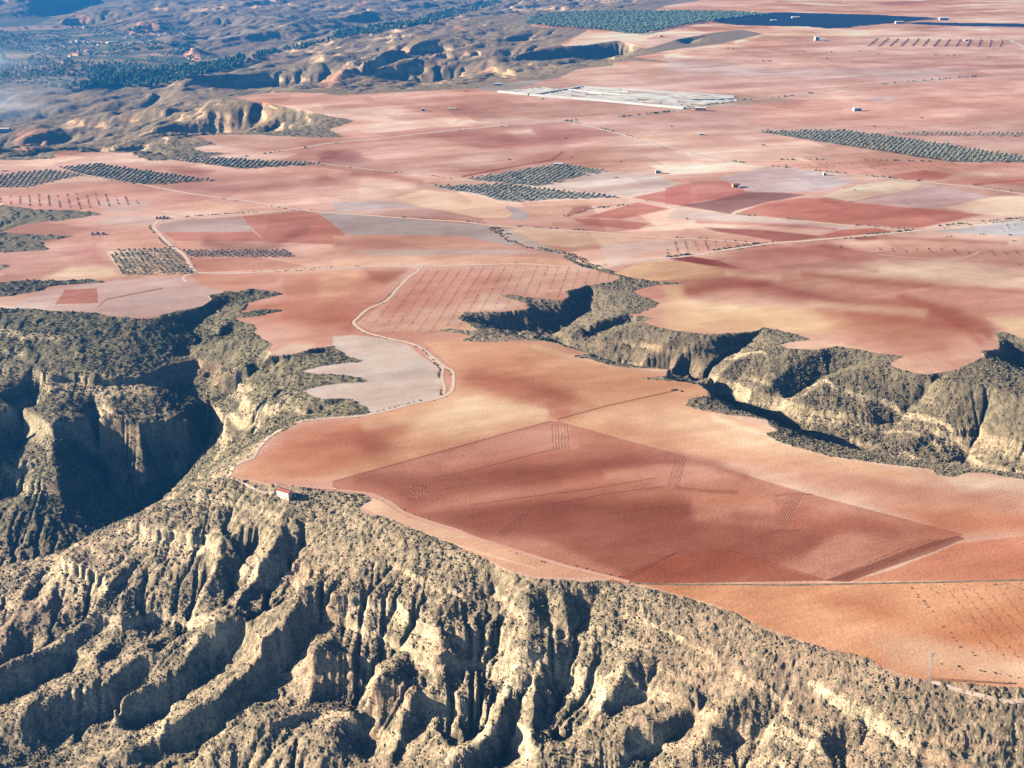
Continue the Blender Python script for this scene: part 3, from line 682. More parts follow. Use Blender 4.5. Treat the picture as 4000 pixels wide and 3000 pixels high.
for c_, p_, w_, a_ in [((236,200,170), T('MM',(200,735),(420,700),(760,680)), 9, .35), ((240,208,176), T('MM',(800,620),(1100,600),(1300,650)), 12, .5), ((170,94,78), T('MM',(850,430),(1150,470),(1450,560)), 13, .55), ((236,200,168), T('MM',(1250,240),(1700,340),(2050,400)), 6, .6),
                       ((240,208,182), T('MR',(300,690),(900,880),(1500,980),(1900,1010)), 7, .6), ((190,116,92), T('MR',(900,1050),(1500,1150),(2212,1230)), 16, .4), ((236,200,160), T('UR',(100,920),(400,960),(700,1040)), 10, .5), ((176,92,82), T('UR',(1150,1000),(1500,1010),(1800,1060)), 12, .5),
                       ((240,210,176), T('UR',(900,930),(1300,960),(1600,990)), 10, .4), ((170,92,84), T('UR',(700,590),(900,600),(1100,640)), 8, .5), ((236,200,176), T('UR',(400,740),(700,760)), 8, .5), ((172,96,86), T('UL',(1950,170),(2212,140)), 8, .5), ((236,196,172), T('UM',(0,130),(400,190),(500,210)), 7, .5),
                       ((178,108,100), T('UM',(120,120),(400,140),(560,170)), 4, .6), ((160,92,92), T('TM',(-40,960),(150,960)), 9, .5), ((180,102,86), T('ML',(1700,930),(2212,800)), 14, .4), ((238,200,172), T('UL',(0,80),(300,60)), 8, .4), ((184,104,92), T('UM',(-300,1000),(0,960)), 10, .5)]: stroke(c_, p_, w_, a_)

GRV = [T('UL',(-40,137),(300,103),(520,130),(150,207),(-40,212)), T('UL',(370,90),(590,65),(900,110),(1310,165),(1000,187),(860,192),(520,132)), T('UL',(1060,40),(1250,28),(1700,50),(2000,65),(1470,93),(1300,70))]
for g in GRV: area((172,150,128), g, .8, 1)
area((140,142,128), T('TR',(570,814),(1100,808),(1500,860),(2300,985),(2300,1001),(1750,1000)), .8, 1)
area((186,140,120), T('TR',(1220,285),(1290,238),(2140,250),(2100,290)), .5, 1)
# ------------------------------------------------------------------ air, used for the haze box
HAZE_D = 6.8e-5
# ------------------------------------------------------------------ helpers for scene objects
MATS = {}
def tag(o, label=None, cat=None, group=None, kind=None):
    if label: o['label'] = label
    if cat: o['category'] = cat
    if group: o['group'] = group
    if kind: o['kind'] = kind
    return o
def mesh_np(name, V, Q, mat, smooth=True, col=None):
    """mesh from numpy vertices and quads (or tris)"""
    me = bpy.data.meshes.new(name)
    k = Q.shape[1]
    me.vertices.add(len(V)); me.vertices.foreach_set("co", np.ascontiguousarray(V, np.float32).ravel())
    me.loops.add(Q.size); me.loops.foreach_set("vertex_index", np.ascontiguousarray(Q, np.int32).ravel())
    me.polygons.add(len(Q)); me.polygons.foreach_set("loop_start", np.arange(0, Q.size, k, dtype=np.int32))
    me.polygons.foreach_set("use_smooth", np.full(len(Q), smooth))
    if col is not None:
        at = me.color_attributes.new("soil", 'FLOAT_COLOR', 'POINT')
        at.data.foreach_set("color", np.ascontiguousarray(np.concatenate([col, np.ones((len(col), 1))], 1), np.float32).ravel())
    me.update(calc_edges=True)
    me.materials.append(mat)
    o = bpy.data.objects.new(name, me)
    scene.collection.objects.link(o)
    return o
def new_mat(name, rough=0.9):
    m = bpy.data.materials.new(name); m.use_nodes = True
    b = m.node_tree.nodes["Principled BSDF"]
    b.inputs["Roughness"].default_value = rough
    b.inputs["Specular IOR Level"].default_value = 0.15
    return m, m.node_tree, b
def noise_mat(name, c, var=0.25, scale=1.0, rough=0.9, spec=0.15):
    m, t, b = new_mat(name, rough); b.inputs["Specular IOR Level"].default_value = spec
    tc = t.nodes.new("ShaderNodeTexCoord"); n = t.nodes.new("ShaderNodeTexNoise"); n.inputs["Scale"].default_value = scale; n.inputs["Detail"].default_value = 4
    r = t.nodes.new("ShaderNodeValToRGB")
    r.color_ramp.elements[0].position = 0.3; r.color_ramp.elements[1].position = 0.7
    r.color_ramp.elements[0].color = (c[0] * (1 - var), c[1] * (1 - var), c[2] * (1 - var), 1)
    r.color_ramp.elements[1].color = (min(1, c[0] * (1 + var)), min(1, c[1] * (1 + var)), min(1, c[2] * (1 + var)), 1)
    t.links.new(tc.outputs["Object"], n.inputs["Vector"]); t.links.new(n.outputs["Fac"], r.inputs[0]); t.links.new(r.outputs[0], b.inputs["Base Color"])
    MATS[name] = m
    return m
def soil_mat(name, sc1, amp1, sc2, amp2, bump, furrow=False):
    m, t, b = new_mat(name, 0.95); b.inputs["Specular IOR Level"].default_value = 0.05
    L = t.links.new
    at = t.nodes.new("ShaderNodeAttribute"); at.attribute_name = "soil"
    g = t.nodes.new("ShaderNodeNewGeometry")
    def nz(sc, det):
        n = t.nodes.new("ShaderNodeTexNoise"); n.inputs["Scale"].default_value = sc; n.inputs["Detail"].default_value = det; n.inputs["Roughness"].default_value = 0.65
        L(g.outputs["Position"], n.inputs["Vector"]); return n.outputs["Fac"]
    def mr(src, lo, hi):
        r = t.nodes.new("ShaderNodeMapRange"); r.inputs["From Min"].default_value = 0.3; r.inputs["From Max"].default_value = 0.7
        r.inputs["To Min"].default_value = lo; r.inputs["To Max"].default_value = hi; L(src, r.inputs["Value"]); return r.outputs[0]
    n1 = nz(sc1, 5); n2 = nz(sc2, 3)
    mu = t.nodes.new("ShaderNodeMath"); mu.operation = 'MULTIPLY'; L(mr(n1, 1 - amp1, 1 + amp1), mu.inputs[0]); L(mr(n2, 1 - amp2, 1 + amp2), mu.inputs[1])
    v = t.nodes.new("ShaderNodeVectorMath"); v.operation = 'SCALE'; L(at.outputs["Color"], v.inputs[0]); L(mu.outputs[0], v.inputs["Scale"])
    if furrow:                                                   # bushes dotted over the slope, whatever its steepness
        n3 = nz(0.42, 4); n4 = nz(0.035, 3)
        ad = t.nodes.new("ShaderNodeMath"); ad.operation = 'MULTIPLY_ADD'; ad.inputs[1].default_value = 0.45; L(n4, ad.inputs[0]); L(n3, ad.inputs[2])
        r3 = t.nodes.new("ShaderNodeMapRange"); r3.inputs["From Min"].default_value = 0.66; r3.inputs["From Max"].default_value = 0.82; r3.inputs["To Max"].default_value = 0.6; L(ad.outputs[0], r3.inputs["Value"])
        mx = t.nodes.new("ShaderNodeMix"); mx.data_type = 'RGBA'; L(r3.outputs[0], mx.inputs["Factor"]); L(v.outputs[0], mx.inputs["A"]); mx.inputs["B"].default_value = (.088, .078, .052, 1)
        L(mx.outputs["Result"], b.inputs["Base Color"])
    else: L(v.outputs[0], b.inputs["Base Color"])
    bp = t.nodes.new("ShaderNodeBump"); bp.inputs["Strength"].default_value = 1.0; bp.inputs["Distance"].default_value = bump
    L(n1, bp.inputs["Height"]); L(bp.outputs[0], b.inputs["Normal"])
    MATS[name] = m
    return m
M_FIELD = soil_mat("ploughed_soil", 0.55, 0.2, 0.04, 0.06, 0.28)
M_SCRUB = soil_mat("scrub_slope", 0.8, 0.34, 0.12, 0.14, 1.1, True)

# ------------------------------------------------------------------ the terrain mesh: rings of quads around the viewpoint, finer where it is close
NC = 1560
az = np.linspace(math.radians(-35), math.radians(35), NC)
rr = [415.0]
while rr[-1] < 9150:
    r = rr[-1]
    rr.append(r + (0.85 if r < 1000 else 1.2 if r < 1500 else 2.6 if r < 2200 else 4.5 if r < 3400 else 9.0 if r < 6500 else 18.0))
rr = np.array(rr)
R, AZ = np.meshgrid(rr, az, indexing='ij')
VX = R * np.sin(AZ); VY = R * np.cos(AZ)
z, zp, c, w = ground_base(VX, VY)
print("fan", z.shape)
dep = np.clip(zp - z, 0, 250)
z = np.where(zp > z, zp - (dep - 3.0 * (1 - np.exp(-dep / 3.0))), z)          # rounded shoulders below the rim
dep = np.clip(zp - z, 0, 250)
scrubm = sstep(0.25, 0.75, c)
# beds of rock, then bushes and clods
zl, face = ledge(VX, VY, z, zp)
flatvalley = sstep(-132, -142, z) * sstep(2500, 2900, VY)
on = scrubm * np.minimum(dep, 4) / 4 * (1 - flatvalley)
z = z + (zl - z) * on
face = face * on
drop, lface = ledge_lines(VX, VY, z)
z = z - drop * on; face = np.maximum(face, lface * on)
print('ledges', float(lface.sum()))
near = 1 - sstep(900, 1500, R)
mid = 1 - sstep(2200, 3500, R)
rough = (0.8 * fbm(VX, VY, 18, 3, 0.6, 31) * mid + 0.45 * fbm(VX, VY, 6.5, 2, 0.6, 32) * near)
rill = 1 - np.abs(fbm(VX, VY, 15, 3, 0.6, 35)) * 2.2
rill2 = np.abs(fbm(VX + 4 * vnoise(VX / 20, VY / 20), VY, 7.5, 2, 0.6, 37))
z = z + on * (rough + 0.6 * (rill - 0.5) * mid - 0.6 * rill2 * near)
fr = sstep(1900, 2400, R) * on
z = z + fr * (6.5 * (0.45 - np.abs(fbm((VX * .5 + VY * .87) * .3, VX * .87 - VY * .5, 90, 4, 0.55, 38)) * 1.6) + 2.0 * (0.4 - np.abs(fbm(VX, VY, 34, 3, 0.6, 39)) * 1.6))
bn = fbm(VX, VY, 3.4, 2, 0.6, 33)
bush = sstep(0.0, 0.35, bn + 0.25 * fbm(VX, VY, 45, 3, 0.55, 34))
z = z + scrubm * bush * near * (0.7 + 0.4 * vnoise(VX * 1.1, VY * 1.1))
bn2 = fbm(VX, VY, 9.0, 2, 0.6, 36)
z = z + scrubm * (1 - near) * mid * sstep(0.05, 0.4, bn2) * 1.6
# clods and furrows on the fields hardly lift the surface
GZ = z
def terrain_z(x, y):
    """height of the built mesh at a place"""
    r = np.hypot(x, y); a = np.arctan2(x, y)
    i = np.clip(np.interp(r, rr, np.arange(len(rr))), 0, len(rr) - 1.001); j = np.clip((a - az[0]) / (az[1] - az[0]), 0, NC - 1.001)
    i0 = i.astype(int); j0 = j.astype(int); fi = i - i0; fj = j - j0
    return (GZ[i0, j0] * (1 - fj) + GZ[i0, j0 + 1] * fj) * (1 - fi) + (GZ[i0 + 1, j0] * (1 - fj) + GZ[i0 + 1, j0 + 1] * fj) * fi
# slope of the larger shape, for rock faces
gr = np.gradient(z, axis=0) / np.gradient(rr)[:, None]
ga = np.gradient(z, axis=1) / (R * (az[1] - az[0]))
slope = np.sqrt(gr ** 2 + ga ** 2)
sm = slope.copy()
for _ in range(4): sm[1:-1, 1:-1] = (sm[:-2, 1:-1] + sm[2:, 1:-1] + sm[1:-1, :-2] + sm[1:-1, 2:] + sm[1:-1, 1:-1]) / 5

# ---- colour
PU, PV, PD = project(VX, VY, z)
def ground_colour():
    global PAINT
    PAINT = [(k_, c_, p_, (w_ * 2.0 if w_ >= 4 and k_ == 'a' else w_), a_) for k_, c_, p_, w_, a_ in PAINT]
    # farmland: pale and rusty earth mixed in long bands, then the single fields
    b1 = fbm(VX, VY, 380, 4, 0.5, 41); b2 = fbm(VX + 0.3 * VY, VY * 2.2, 300, 4, 0.55, 42)
    m = sstep(-0.45, 0.45, b1 * 0.6 + b2 * 0.7)[..., None]
    col = lin((222,176,156)) * (1 - m) + lin((202,140,124)) * m
    # the patchwork: strips of many owners, each its own shade
    ax, ay = VX + 22 * fbm(VX, VY, 300, 2, 0.5, 58), VY + 22 * fbm(VX, VY, 300, 2, 0.5, 59)
    def strips(ang, su, sv, sd):
        u = ax * math.cos(ang) + ay * math.sin(ang); v = ay * math.cos(ang) - ax * math.sin(ang)
        iv = np.floor(v / sv).astype(int); iu = np.floor(u / su + _T[iv & 255, (sd * 7) & 255] * 3).astype(int)
        rv = _T[(iu * 13 + sd) & 255, (iv * 29 + sd) & 255]; fv = v / sv - np.floor(v / sv)
        return rv - .5, np.minimum(fv, 1 - fv) * sv
    pk = sstep(-0.15, 0.15, fbm(VX, VY, 900, 2, 0.5, 60))
    r1, e1 = strips(0.32, 310, 74, 3); r2, e2 = strips(-0.42, 260, 96, 8); r3, e3 = strips(0.1, 480, 150, 5)
    rv = (r1 * pk + r2 * (1 - pk)) + 0.7 * r3; ed = np.where(pk > .5, e1, e2)
    fw = sstep(1150, 1500, R)
    tint = (rv * fw)[..., None]
    col = col * np.exp(0.38 * tint * np.array([.7, 1.15, 1.15]))
    edge_ = ((ed < 1.6) & (rv > 0)) * fw * 0.35
    col = col * (1 - edge_[..., None] * .45)
    patch_rv = tint
    wu = PU + 1.0 * fbm(VX, VY, 40, 3, 0.6, 43); wv = PV + 0.5 * fbm(VX, VY, 40, 3, 0.6, 44)
    plain = scrubm < 0.999
    for kind, cc, pts, wd, al in PAINT:
        P = np.array(pts); pad = wd * 3.6 + 6
        mm = plain & (PU > P[:, 0].min() - pad) & (PU < P[:, 0].max() + pad) & (PV > P[:, 1].min() - pad) & (PV < P[:, 1].max() + pad)
        if not mm.any(): continue
        if wd > 3:                                       # broad soft patches get ragged, streaky outlines
            u = PU[mm] + wd * 1.6 * fbm(VX[mm], VY[mm], 60 + wd * 3, 4, 0.6, 45); v = PV[mm] + wd * 0.7 * fbm(VX[mm], VY[mm], 60 + wd * 3, 4, 0.6, 46)
        else:
            u = wu[mm] if wd > 1 else PU[mm] + 0.3 * fbm(VX[mm], VY[mm], 12, 2, 0.6, 47); v = wv[mm] if wd > 1 else PV[mm]
        if kind == 'a':
            ins = inside(pts, u, v)
            if wd > 1.2:
                d = dist_poly(pts, u, v, True) * np.where(ins, 1, -1)
                a = sstep(-wd, wd, d)
            else: a = ins * 1.0
        else:
            d = dist_poly(pts, u, v)
            a = np.exp(-(d / wd) ** 2 * 0.9) if wd > 2.5 else 1 - sstep(wd * 0.7, wd * 1.2, d)
        a = (a * al)[..., None]
        col[mm] = col[mm] * (1 - a) + cc * a
    # streaks of tilling
    st = fbm(VX * 0.35 + VY * 0.1, VY * 1.0 - VX * 0.25, 9, 3, 0.6, 48)[..., None]
    blot = fbm(VX, VY, 55, 4, 0.6, 49)[..., None]
    big = fbm(VX, VY, 170, 3, 0.55, 50)[..., None]
    g_ = col.mean(-1, keepdims=True); far_ = sstep(1000, 1700, R)[..., None]; col = g_ + (col - g_) * (0.86 - 0.10 * far_); col = col * (1 + far_ * np.array([.03, .02, .07]) + (1 - far_) * np.array([.03, .03, .02]))
    u_ = VX * .93 + VY * .36; v_ = VY * .93 - VX * .36
    sm_ = fbm(u_ * .22, v_, 42, 4, 0.6, 57)[..., None]
    fur = np.sin((v_ * 1.0 + 1.5 * vnoise(VX / 60, VY / 60)) * 2 * math.pi / 5.2) * near * (0.5 + 0.5 * vnoise(VX / 80 + 4, VY / 80))
    col = col * (1 + 0.035 * fur[..., None]) * np.exp(0.14 * patch_rv)
    t = 0.10 * st + 0.16 * blot + 0.30 * big + 0.32 * sm_
    col = col * np.exp(t * np.array([.75, 1.15, 1.25]))
    return col
def scrub_colour():
    h = fbm(VX, VY, 130, 4, 0.55, 51)[..., None]; h2 = fbm(VX, VY, 30, 4, 0.6, 52)[..., None]
    soilc = np.array([.30, .235, .155]) * (1 - sstep(-.3, .5, h)) + np.array([.28, .20, .14]) * sstep(-.3, .5, h)
    bushc = np.array([.122, .107, .074]) * (1 + 0.25 * h2)
    cover = np.clip(0.55 + 0.5 * h2 - 0.35 * h, 0.05, 0.95)
    fine = (bush * near + (0.55 + 0.3 * bn2) * (1 - near))[..., None]
    b = np.clip(fine * 1.0 * (0.35 + 0.75 * cover), 0, 1)
    col = soilc * (1 - b) + bushc * b
    # bare rock where steep or where a bed crops out
    band = 0.5 + 0.5 * np.sin((z * 0.9 + 6 * fbm(VX, VY, 80, 2, 0.5, 53)))[..., None]
    rock = np.array([.50, .40, .26]) * (1 - 0.35 * band) + np.array([.40, .28, .19]) * 0.35 * band
    red = sstep(0.12, 0.4, fbm(VX, VY, 150, 3, 0.6, 54))[..., None]
    rock = rock * (1 - 0.55 * red) + np.array([.28, .155, .10]) * 0.55 * red
    f = np.clip(0.6 * sstep(1.5, 2.5, sm + 0.9 * h2[..., 0]) + face * 0.95, 0, 1)[..., None]
    col = col * (1 - f) + rock * f
    # wash: dense brush down in the gullies
    la = G8.sample(lA8, VX, VY) * (1 - w) + (G2.sample(lA2, VX, VY) + 0.6) * w
    gu = sstep(3.6, 4.6, la)[..., None] * (1 - f)
    col = col * (1 - 0.55 * gu) + np.array([.06, .062, .038]) * 0.55 * gu
    # far valley floor: irrigated orchards and fields
    fl = flatvalley[..., None]
    p = fbm(VX, VY * 1.6, 170, 4, 0.6, 55)[..., None]
    vf = np.array([.075, .11, .075]) * (1 - sstep(-.1, .35, p)) + np.array([.17, .17, .13]) * sstep(-.1, .35, p)
    q = (sstep(0.30, 0.36, fbm(VX * .8, VY * 1.5, 260, 2, 0.5, 56)))[..., None]
    vf = vf * (1 - 0.7 * q) + np.array([.38, .26, .20]) * 0.7 * q
    col = col * (1 - fl) + vf * fl
    for pts, kk in [([(276,72),(284,62),(296,50),(312,43),(330,48),(345,56),(362,70),(340,74),(310,75)], 1), ([(133,45),(160,28),(190,36),(206,52),(180,54),(150,50)], .8),
                    ([(395,118),(404,104),(426,103),(434,131),(414,132),(400,124)], 1.3), ([(238,50),(250,40),(266,42),(262,52),(245,55)], .8), ([(30,322),(36,290),(60,276),(98,272),(104,290),(92,318),(60,326)], .8),
                    ([(688,190),(695,172),(712,162),(740,152),(758,150),(750,165),(730,178),(710,190)], .9), ([(1020,152),(1060,146),(1070,156),(1040,162)], .6), ([(558,262),(575,240),(600,238),(590,256),(570,280)], .35),
                    ([(765,8),(778,0),(790,0),(792,12),(775,16)], .9), ([(240,265),(160,262),(150,268),(200,272)], .35), ([(980,60),(990,52),(1010,60),(1000,80)], .4), ([(1090,165),(1110,160),(1130,175),(1100,178)], .4),
                    ([(450,185),(520,165),(580,158),(560,178),(480,200)], .3), ([(990,105),(1000,92),(1010,95),(1005,118)], .35)]:
        P = np.array(pts, float); mm = (PU > P[:, 0].min() - 6) & (PU < P[:, 0].max() + 6) & (PV > P[:, 1].min() - 6) & (PV < P[:, 1].max() + 6) & (R > 1900)
        u = PU[mm] + 5 * fbm(VX[mm], VY[mm], 70, 3, .6, 91); v = PV[mm] + 3 * fbm(VX[mm], VY[mm], 70, 3, .6, 92)
        a = (inside(pts, u, v) * min(kk, 1.0))[..., None]
        col[mm] = col[mm] * (1 - a) + np.array([.40, .235, .15]) * a * (1.2 if kk > 1 else 1) 
    for pts, w_, cc in [([(60,120),(120,100),(200,98),(300,92)], 1.3, (.34,.30,.25)), ([(45,82),(90,76),(150,78),(236,72)], 1.6, (.36,.26,.2)), ([(160,120),(230,112),(300,108)], 1.6, (.32,.25,.2)), ([(0,140),(60,132),(150,130),(240,134)], 1.3, (.24,.2,.17)),
                        ([(250,132),(330,135),(392,142)], 2.2, (.30,.17,.14)), ([(260,118),(300,124),(345,130)], 1.4, (.36,.22,.16)), ([(384,112),(378,104),(384,97),(400,92),(430,86),(520,76)], 1.5, (.30,.30,.30)), ([(330,84),(420,84),(520,68),(640,48)], 1.0, (.28,.25,.22)),
                        ([(0,158),(80,152),(150,158)], 1.2, (.22,.2,.17)), ([(120,150),(135,128),(160,112)], .9, (.3,.27,.24)), ([(300,92),(340,84),(400,74)], 1.2, (.34,.3,.26))]:
        P = np.array(pts, float); mm = (PU > P[:, 0].min() - 6) & (PU < P[:, 0].max() + 6) & (PV > P[:, 1].min() - 6) & (PV < P[:, 1].max() + 6) & (R > 3300)
        d = dist_poly(pts, PU[mm] + 3 * fbm(VX[mm], VY[mm], 90, 2, .6, 93), PV[mm] + 1.5 * fbm(VX[mm], VY[mm], 90, 2, .6, 94)); a = (1 - sstep(w_ * .6, w_ * 1.3, d))[..., None] * .8
        col[mm] = col[mm] * (1 - a) + np.array(cc) * a
    return col
SUNFLAT = 2.05                      # what a unit albedo on flat ground shows in the picture
gcol = ground_colour()
# take the air between out of the colours read from the picture
Tr = np.exp(-HAZE_D * PD)[..., None]
gcol = np.clip((gcol - (1 - Tr) * np.array([.03, .20, .62])) / Tr, 0.01, 1) / SUNFLAT / np.array([1.0, 0.97, 0.97])
scol = scrub_colour()
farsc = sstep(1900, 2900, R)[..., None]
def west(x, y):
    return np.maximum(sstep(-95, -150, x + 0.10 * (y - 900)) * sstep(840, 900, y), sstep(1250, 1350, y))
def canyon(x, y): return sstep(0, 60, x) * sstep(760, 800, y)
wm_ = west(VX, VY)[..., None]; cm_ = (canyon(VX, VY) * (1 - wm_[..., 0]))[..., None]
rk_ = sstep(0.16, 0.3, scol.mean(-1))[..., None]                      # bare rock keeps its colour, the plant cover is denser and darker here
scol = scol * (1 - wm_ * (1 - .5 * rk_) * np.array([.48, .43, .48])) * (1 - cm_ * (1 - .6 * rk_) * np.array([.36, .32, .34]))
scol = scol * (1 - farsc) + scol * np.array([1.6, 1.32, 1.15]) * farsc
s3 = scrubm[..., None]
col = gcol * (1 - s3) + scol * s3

idx = np.arange(R.size).reshape(R.shape)
Q = np.stack([idx[:-1, :-1], idx[:-1, 1:], idx[1:, 1:], idx[1:, :-1]], -1).reshape(-1, 4)
Q = Q[:, ::-1]
fs = (scrubm[:-1, :-1] + scrubm[1:, 1:] + scrubm[:-1, 1:] + scrubm[1:, :-1]).reshape(-1) / 4
V = np.stack([VX, VY, z], -1).reshape(-1, 3); C3 = col.reshape(-1, 3)
def submesh(name, sel, mat):
    q = Q[sel]; u, inv = np.unique(q, return_inverse=True)
    return mesh_np(name, V[u], inv.reshape(-1, 4), mat, True, C3[u])
valley = (flatvalley[:-1, :-1].reshape(-1) > 0.5)
isfield = fs < 0.5
o = submesh("ground", isfield, M_FIELD)
tag(o, "red and pink ploughed farmland of the high plain, in many fields", "farmland", kind='structure')
o = submesh("hills", ~isfield & ~valley, M_SCRUB)
tag(o, "eroded slopes and ravines of pale rock and olive scrub around the farmland", "badlands", kind='structure')
o = submesh("ground", valley, M_SCRUB)
tag(o, "green valley floor of orchards far behind the hills", "valley floor", kind='structure')
# ================================================================== things on the land
def pick_flat(pts):
    P = np.array(pts, float); zz = np.zeros(len(P))
    for _ in range(6):
        dx = (P[:, 0] - 1106.0) / FPX; cy = (829.5 - P[:, 1]) / FPX
        dy = CP + cy * SP; dz = -SP + cy * CP
        t = (zz - CAM_H) / dz
        x, y = dx * t, dy * t; zz = terrain_z(x, y)
    return np.stack([x, y, zz], 1)
def pick_ray(px, py):
    dx, dy, dz = ray(px, py); t = np.geomspace(420, 9300, 5000)
    g = CAM_H + dz * t - terrain_z(dx * t, dy * t)
    k = int(np.argmax(g < 0)) if (g < 0).any() else len(t) - 1
    return dx * t[k], dy * t[k], float(terrain_z(np.array([dx * t[k]]), np.array([dy * t[k]]))[0])
M_TRACK = noise_mat("pale_dirt", (.40, .31, .25), 0.15, 0.4)
M_TRACKR = noise_mat("rusty_dirt", (.36, .21, .15), 0.15, 0.4)
M_WHITE = noise_mat("whitewash", (.46, .45, .43), 0.08, 1.5)
M_CREAM = noise_mat("cream_render", (.62, .42, .25), 0.18, 0.6)
M_TILE = noise_mat("clay_tiles", (.27, .085, .065), 0.3, 2.5)
M_DARK = noise_mat("dark_opening", (.02, .018, .018), 0.2, 1.0)
M_ORANGE = noise_mat("brick_wall", (.45, .20, .12), 0.2, 1.0)
M_STONE = noise_mat("rubble_stone", (.34, .27, .2), 0.35, 1.2)
M_STEEL = noise_mat("grey_steel", (.20, .19, .19), 0.15, 1.0, 0.5, 0.4)
M_BLUE = noise_mat("pale_blue_paint", (.30, .38, .46), 0.1, 1.0)
M_BARK = noise_mat("bark", (.09, .065, .05), 0.3, 2.0)
M_OLIVE = noise_mat("olive_leaves", (.125, .135, .105), 0.4, 0.9)
M_OLIVE_FAR = noise_mat("grove_leaves", (.075, .11, .08), 0.35, 0.06)
M_SHRUB = noise_mat("shrub_leaves", (.115, .095, .062), 0.45, 0.5)
M_BRUSH = noise_mat("hill_brush", (.14, .122, .084), 0.5, 0.25)
M_VINE = noise_mat("vine_wood", (.19, .10, .075), 0.3, 1.0)
M_PINE = noise_mat("pine_needles", (.028, .065, .036), 0.4, 0.05)
M_PLASTIC = noise_mat("white_plastic", (.27, .275, .26), 0.35, 0.03, 0.5, 0.3)
M_NET = noise_mat("white_netting", (.44, .44, .42), 0.12, 0.05, 0.6, 0.2)
M_PANEL = noise_mat("solar_glass", (.014, .017, .028), 0.3, 0.02, 0.5, 0.06)
M_SOLARTRACK = M_TRACK

def densify(P, step):
    out = []
    P = np.array(P)
    n = len(P)
    for k in range(n - 1):
        p0 = P[max(k - 1, 0)]; p1 = P[k]; p2 = P[k + 1]; p3 = P[min(k + 2, n - 1)]
        m = max(2, int(np.linalg.norm(p2 - p1) / step))
        for q in range(m):
            t = q / m
            out.append(0.5 * ((2 * p1) + (-p0 + p2) * t + (2 * p0 - 5 * p1 + 4 * p2 - p3) * t * t + (-p0 + 3 * p1 - 3 * p2 + p3) * t ** 3))
    out.append(P[-1]); return np.array(out)
def ribbon(name, px, width, mat, label, lift=0.15):
    W = pick_flat(px)[:, :2]
    C = densify(W, 4.0)
    d = np.gradient(C, axis=0); d /= np.linalg.norm(d, axis=1)[:, None] + 1e-9
    nrm = np.stack([-d[:, 1], d[:, 0]], 1)
    wv = width * (1 + 0.18 * fbm(C[:, 0], C[:, 1], 14, 2, 0.5, 61))
    wob = 0.5 * fbm(C[:, 0], C[:, 1], 30, 2, 0.5, 62)
    cols = []
    for s in (-0.5, -0.17, 0.17, 0.5):
        q = C + nrm * (s * wv + wob)[:, None]
        R_ = np.hypot(q[:, 0], q[:, 1])
        cols.append(np.stack([q[:, 0], q[:, 1], terrain_z(q[:, 0], q[:, 1]) + lift + np.clip(R_ - 1500, 0, 3000) / 3000 * 0.5], 1))
    Vv = np.stack(cols, 1).reshape(-1, 3); n = len(C)
    i = np.arange(n - 1)[:, None] * 4 + np.arange(3)[None]
    Qq = np.stack([i, i + 4, i + 5, i + 1], -1).reshape(-1, 4)[:, ::-1]
    o = mesh_np(name, Vv, Qq, mat)
    tag(o, label, "dirt track", kind='structure')
    return C
TRK = {}
TRK['rim'] = ribbon("dirt_track", T('ML',(1405,1045),(1440,985),(1500,950),(1560,925),(1600,860),(1700,775),(1800,722),(1950,690),(2212,668))+T('MM',(240,657),(340,635),(500,592),(620,567),(700,540),(738,500),(742,400),(700,372),(620,312),(560,260),(480,222),(330,188),(200,152),(130,100),(158,60),(220,8))+T('UM',(330,905),(400,830),(470,762),(528,722),(520,706),(450,696)), 3.6, M_TRACK, "pale dirt track winding from the white house past the grey field")
TRK['rim2'] = ribbon("dirt_track", T('MM',(540,245),(600,310),(670,370),(672,430),(690,500),(680,540)), 3.0, M_TRACK, "second pale wheel track beside the bushes at the grey field")
TRK['edge'] = ribbon("dirt_track", T('ML',(1405,1045),(1560,1072),(1700,1092),(2050,1120))+T('MM',(0,1128),(150,1140),(250,1158),(350,1205),(430,1262),(560,1312),(750,1372),(870,1418))+T('BM',(1080,66),(1400,166),(1700,242),(1830,276)), 3.6, M_TRACKR, "rusty dirt track along the edge of the dark ploughed field")
ribbon("dirt_track", T('ML',(1425,1050),(1500,1085),(1600,1145),(1690,1158)), 1.8, M_TRACK, "thin footpath running down to the white house")
ribbon("dirt_track", T('BR',(1640,895),(1760,930),(1850,965),(1960,1000),(2080,1015),(2240,1010)), 2.2, M_TRACK, "pale path through the dark scrub near the pylon")
TRK['mid'] = ribbon("dirt_track", T('UL',(1210,735),(1500,737),(1800,717),(2212,700))+T('UM',(450,696),(860,686),(1150,680),(1450,696),(1540,705)), 4.0, M_TRACK, "straight pale track crossing the plain above the striped pink field")
TRK['bend'] = ribbon("dirt_track", T('UL',(1215,740),(1180,700),(1130,620),(1045,560),(980,490),(947,455),(960,432),(1000,412),(1200,390),(1500,370),(1830,347),(1905,352)), 5.0, M_TRACK, "wide pale track bending around the small olive plot")
ribbon("dirt_track", T('UL',(1215,738),(1160,748),(1128,768),(1150,790)), 4.0, M_TRACK, "short hooked pale track below the olive plot")
TRK['left'] = ribbon("dirt_track", T('UL',(1830,347),(1560,297),(1380,275),(1200,250),(1000,215),(830,182),(520,132),(330,106)), 4.5, M_TRACK, "pale track from the left olive groves to the junction")
TRK['cross'] = ribbon("dirt_track", T('UL',(1905,352))+T('UM',(0,366),(150,376),(560,406),(800,420),(950,440),(1080,450),(1600,482),(1900,511),(2212,526))+T('UR',(200,526),(560,553)), 4.5, M_TRACK, "long pale track crossing the middle of the plain")
